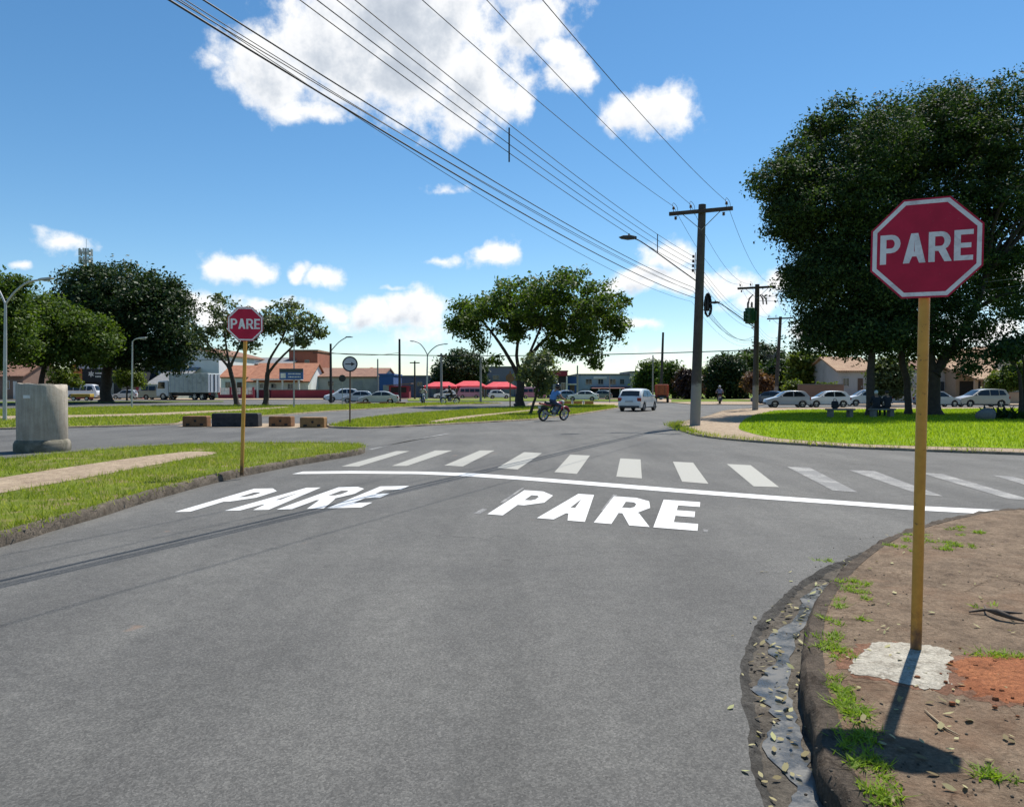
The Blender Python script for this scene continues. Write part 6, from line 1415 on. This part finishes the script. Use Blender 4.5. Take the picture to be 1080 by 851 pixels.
house('dark reddish shop with a high sign front right of the small tree', 579, 598.5, 122, 392, 8, WBLACK, WBROWN, .2, 'flat', wins=[(592, 596, 404, 412)], doors=[(583, 589, 405, 420, SHUT)], band=[(579, 598.5, 391.5, 396.5, WDRED, .3), (584, 588, 398, 403, WOFF, .2), (597, 598.5, 396.5, 421, WOFF, .2)], cat='shop', name='shop')
house('blue panelled shop front beside the dark reddish shop', 598.8, 608, 124, 397, 8, WBLUE, METR, .2, 'flat', doors=[(601, 606, 406, 420, DOORM)], band=[(599, 608, 404.5, 406, WOFF, .15)], cat='shop', name='shop')
def shopblock(t, w, h, lx, lz, wl_):
    MB().prism([(-.003, lz(407.6)), (-.003, lz(409)), (-1.7, lz(410)), (-1.7, lz(409.4))], lx(623), lx(664), lambda a, c, k: Vector((k, a, c))).build('awning', M('awning_red_brown', (.22, .09, .08), .2, 2, .8), t)
    for p in (630, 641, 652, 662): MB().box(lx(p), lx(p) + .2, -1.6, -1.42, 0, lz(409.8)).build('pillar', WHITEP, t)
house('long two storey blue grey shop block with a dark ground floor', 608, 664.5, 126, 395.8, 14, WBLUEG, METR, .25, 'flat', wins=[(618, 624, 400, 405), (631, 636, 400, 405), (643, 649, 400, 405), (654, 658, 400, 405)], doors=[(614, 620, 410, 420, SHUT)], band=[(622, 664.5, 410, 421, WBLACK, .03), (626, 640, 397, 399.5, WOFF, .12)], cat='shop block', name='shop_block', kids=shopblock)
house('cream block at the right end of the shop row', 665, 681, 125, 393, 12, WCREAM, METR, .25, 'flat', wins=[(669, 672, 398.5, 402.5)], doors=[(667, 671, 409, 420, DOORM)], cat='building', name='building')
# right side
house('grey house with a terracotta roof behind the white estate car', 884, 924, 84, 391.5, 9, WGREY, TANT, 1.6, 'ridge', wins=[(889, 895, 399, 407)], doors=[(904.5, 910, 399, 418, DOORM)])
house('grey house with a pale shuttered window right of the forked trunk', 968, 1008, 82, 389.5, 9, WGREY, TERRD, 1.0, 'ridge', wins=[(991.5, 1000.5, 402.5, 412)], doors=[(975, 979, 402, 419, DOORM)], band=[(991, 1001, 402.5, 412.5, WOFF, .012)])
def carport(t, w, h, lx, lz, wl_):
    for p in (1009, 1036, 1046): MB().box(lx(p), lx(p) + .3, -3.2, -2.9, 0, lz(401)).build('pillar', WTAN, t)
    MB().prism([(-3.6, lz(401.5)), (-.003, lz(392)), (-.003, lz(390.5)), (-3.6, lz(400))], lx(1008), lx(1050), lambda a, c, k: Vector((k, a, c))).build('carport_roof', TANT, t)
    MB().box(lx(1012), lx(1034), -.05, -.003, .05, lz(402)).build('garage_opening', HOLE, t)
house('tan house with an open dark carport behind the champagne car', 1008, 1052, 80, 392, 10, WTAN, TANT, 1.4, 'ridge', wins=[(1038, 1044, 403, 410)], kids=carport)
house('larger house with a red edged tan roof at the right edge', 1046, 1110, 92, 386, 12, WCREAM, TANT, 2.6, 'front', wins=[(1066, 1072, 396, 403)], doors=[(1080, 1085, 398, 419, DOORM)])
def gwall(label, px0, px1, D, pyt, mat, th=.2):
    x0, x1 = X(px0, D), X(px1, D); h = Z(pyt, D); t = thing('garden_wall', label, 'wall', (x0, D, 0)); w = x1 - x0
    MB().box(0, w, 0, th, -.1, h).build('wall', mat, t); MB().box(-.05, w + .05, -.05, th + .05, h + .002, h + .1).build('coping', STONE, t); return t
gwall('brown garden wall behind the parked white hatchback', 842, 890, 77, 406, WBROWN); gwall('grey garden wall behind the many stemmed tree', 920, 968, 78, 409, WGREY)
gwall('low pale wall with an old red stain at the far right', 1050, 1120, 76, 414, WTAN)
gwall('long dark red lower wall in front of the pale warehouse', 286, 352, 113, 411.5, WDRED)
# red and white lattice fence
t = thing('fence', 'red and white lattice fence beside the rear of the truck', 'fence', (X(231, 112), 112, 0)); w = 36 * 112 / 800; h = Z(409, 112)
MB().box(0, w, 0, .15, -.05, .6).build('base_wall', WDRED, t); b = MB()
for k in range(24): b.box(k * w / 24, k * w / 24 + .07, .03, .09, .6, h)
for zz in (.8, 1.2, h - .1): b.box(0, w, .02, .1, zz, zz + .06)
b.build('lattice', WHITEP, t)
for k in range(4): MB().box(k * w / 3 - .12, k * w / 3 + .12, -.03, .18, 0, h + .1).build('fence_post', WDRED, t)
tag(MB().box(X(143, 108), X(150, 108), 108, 108.8, .0, Z(408, 108)).build('red_stall_board', WDRED, bevel=.03), 'red upright advertising board left of the beige minibus', 'sign board')
# telecom mast beyond the big dark tree
D = 210; b0 = PD(92, 409, D); t = thing('telecom_mast', 'telecom mast with a cluster of antennas showing above the big dark tree', 'mast', (b0.x, D, 0)); zt = Z(262, D)
MB().tube([(0, 0, 0), (0, 0, zt)], [.6, .3], 10).build('mast', GREYM, t, smooth=40)
for zz in (zt - 1.2, zt - 3.4):
    b = MB(); b.lathe([(1.6, -.08), (1.6, .08), (1.45, .08), (1.45, -.08)], 20, (0, 0, zz), close=True)
    for k in range(6): b.tube([(0, 0, zz), (1.5 * math.cos(k * 1.047), 1.5 * math.sin(k * 1.047), zz)], .06, 5)
    b.build('platform', GREYM, t)
    for k in range(9):
        a = k * .698; MB().box(1.5, 1.75, -.18, .18, zz - .9, zz + 1.0, M4=Matrix.Rotation(a, 4, 'Z')).build('antenna', LAMPM, t)
MB().tube([(.2, 0, zt), (.2, 0, zt + 2.6)], .05, 5).build('lightning_rod', GREYM, t)
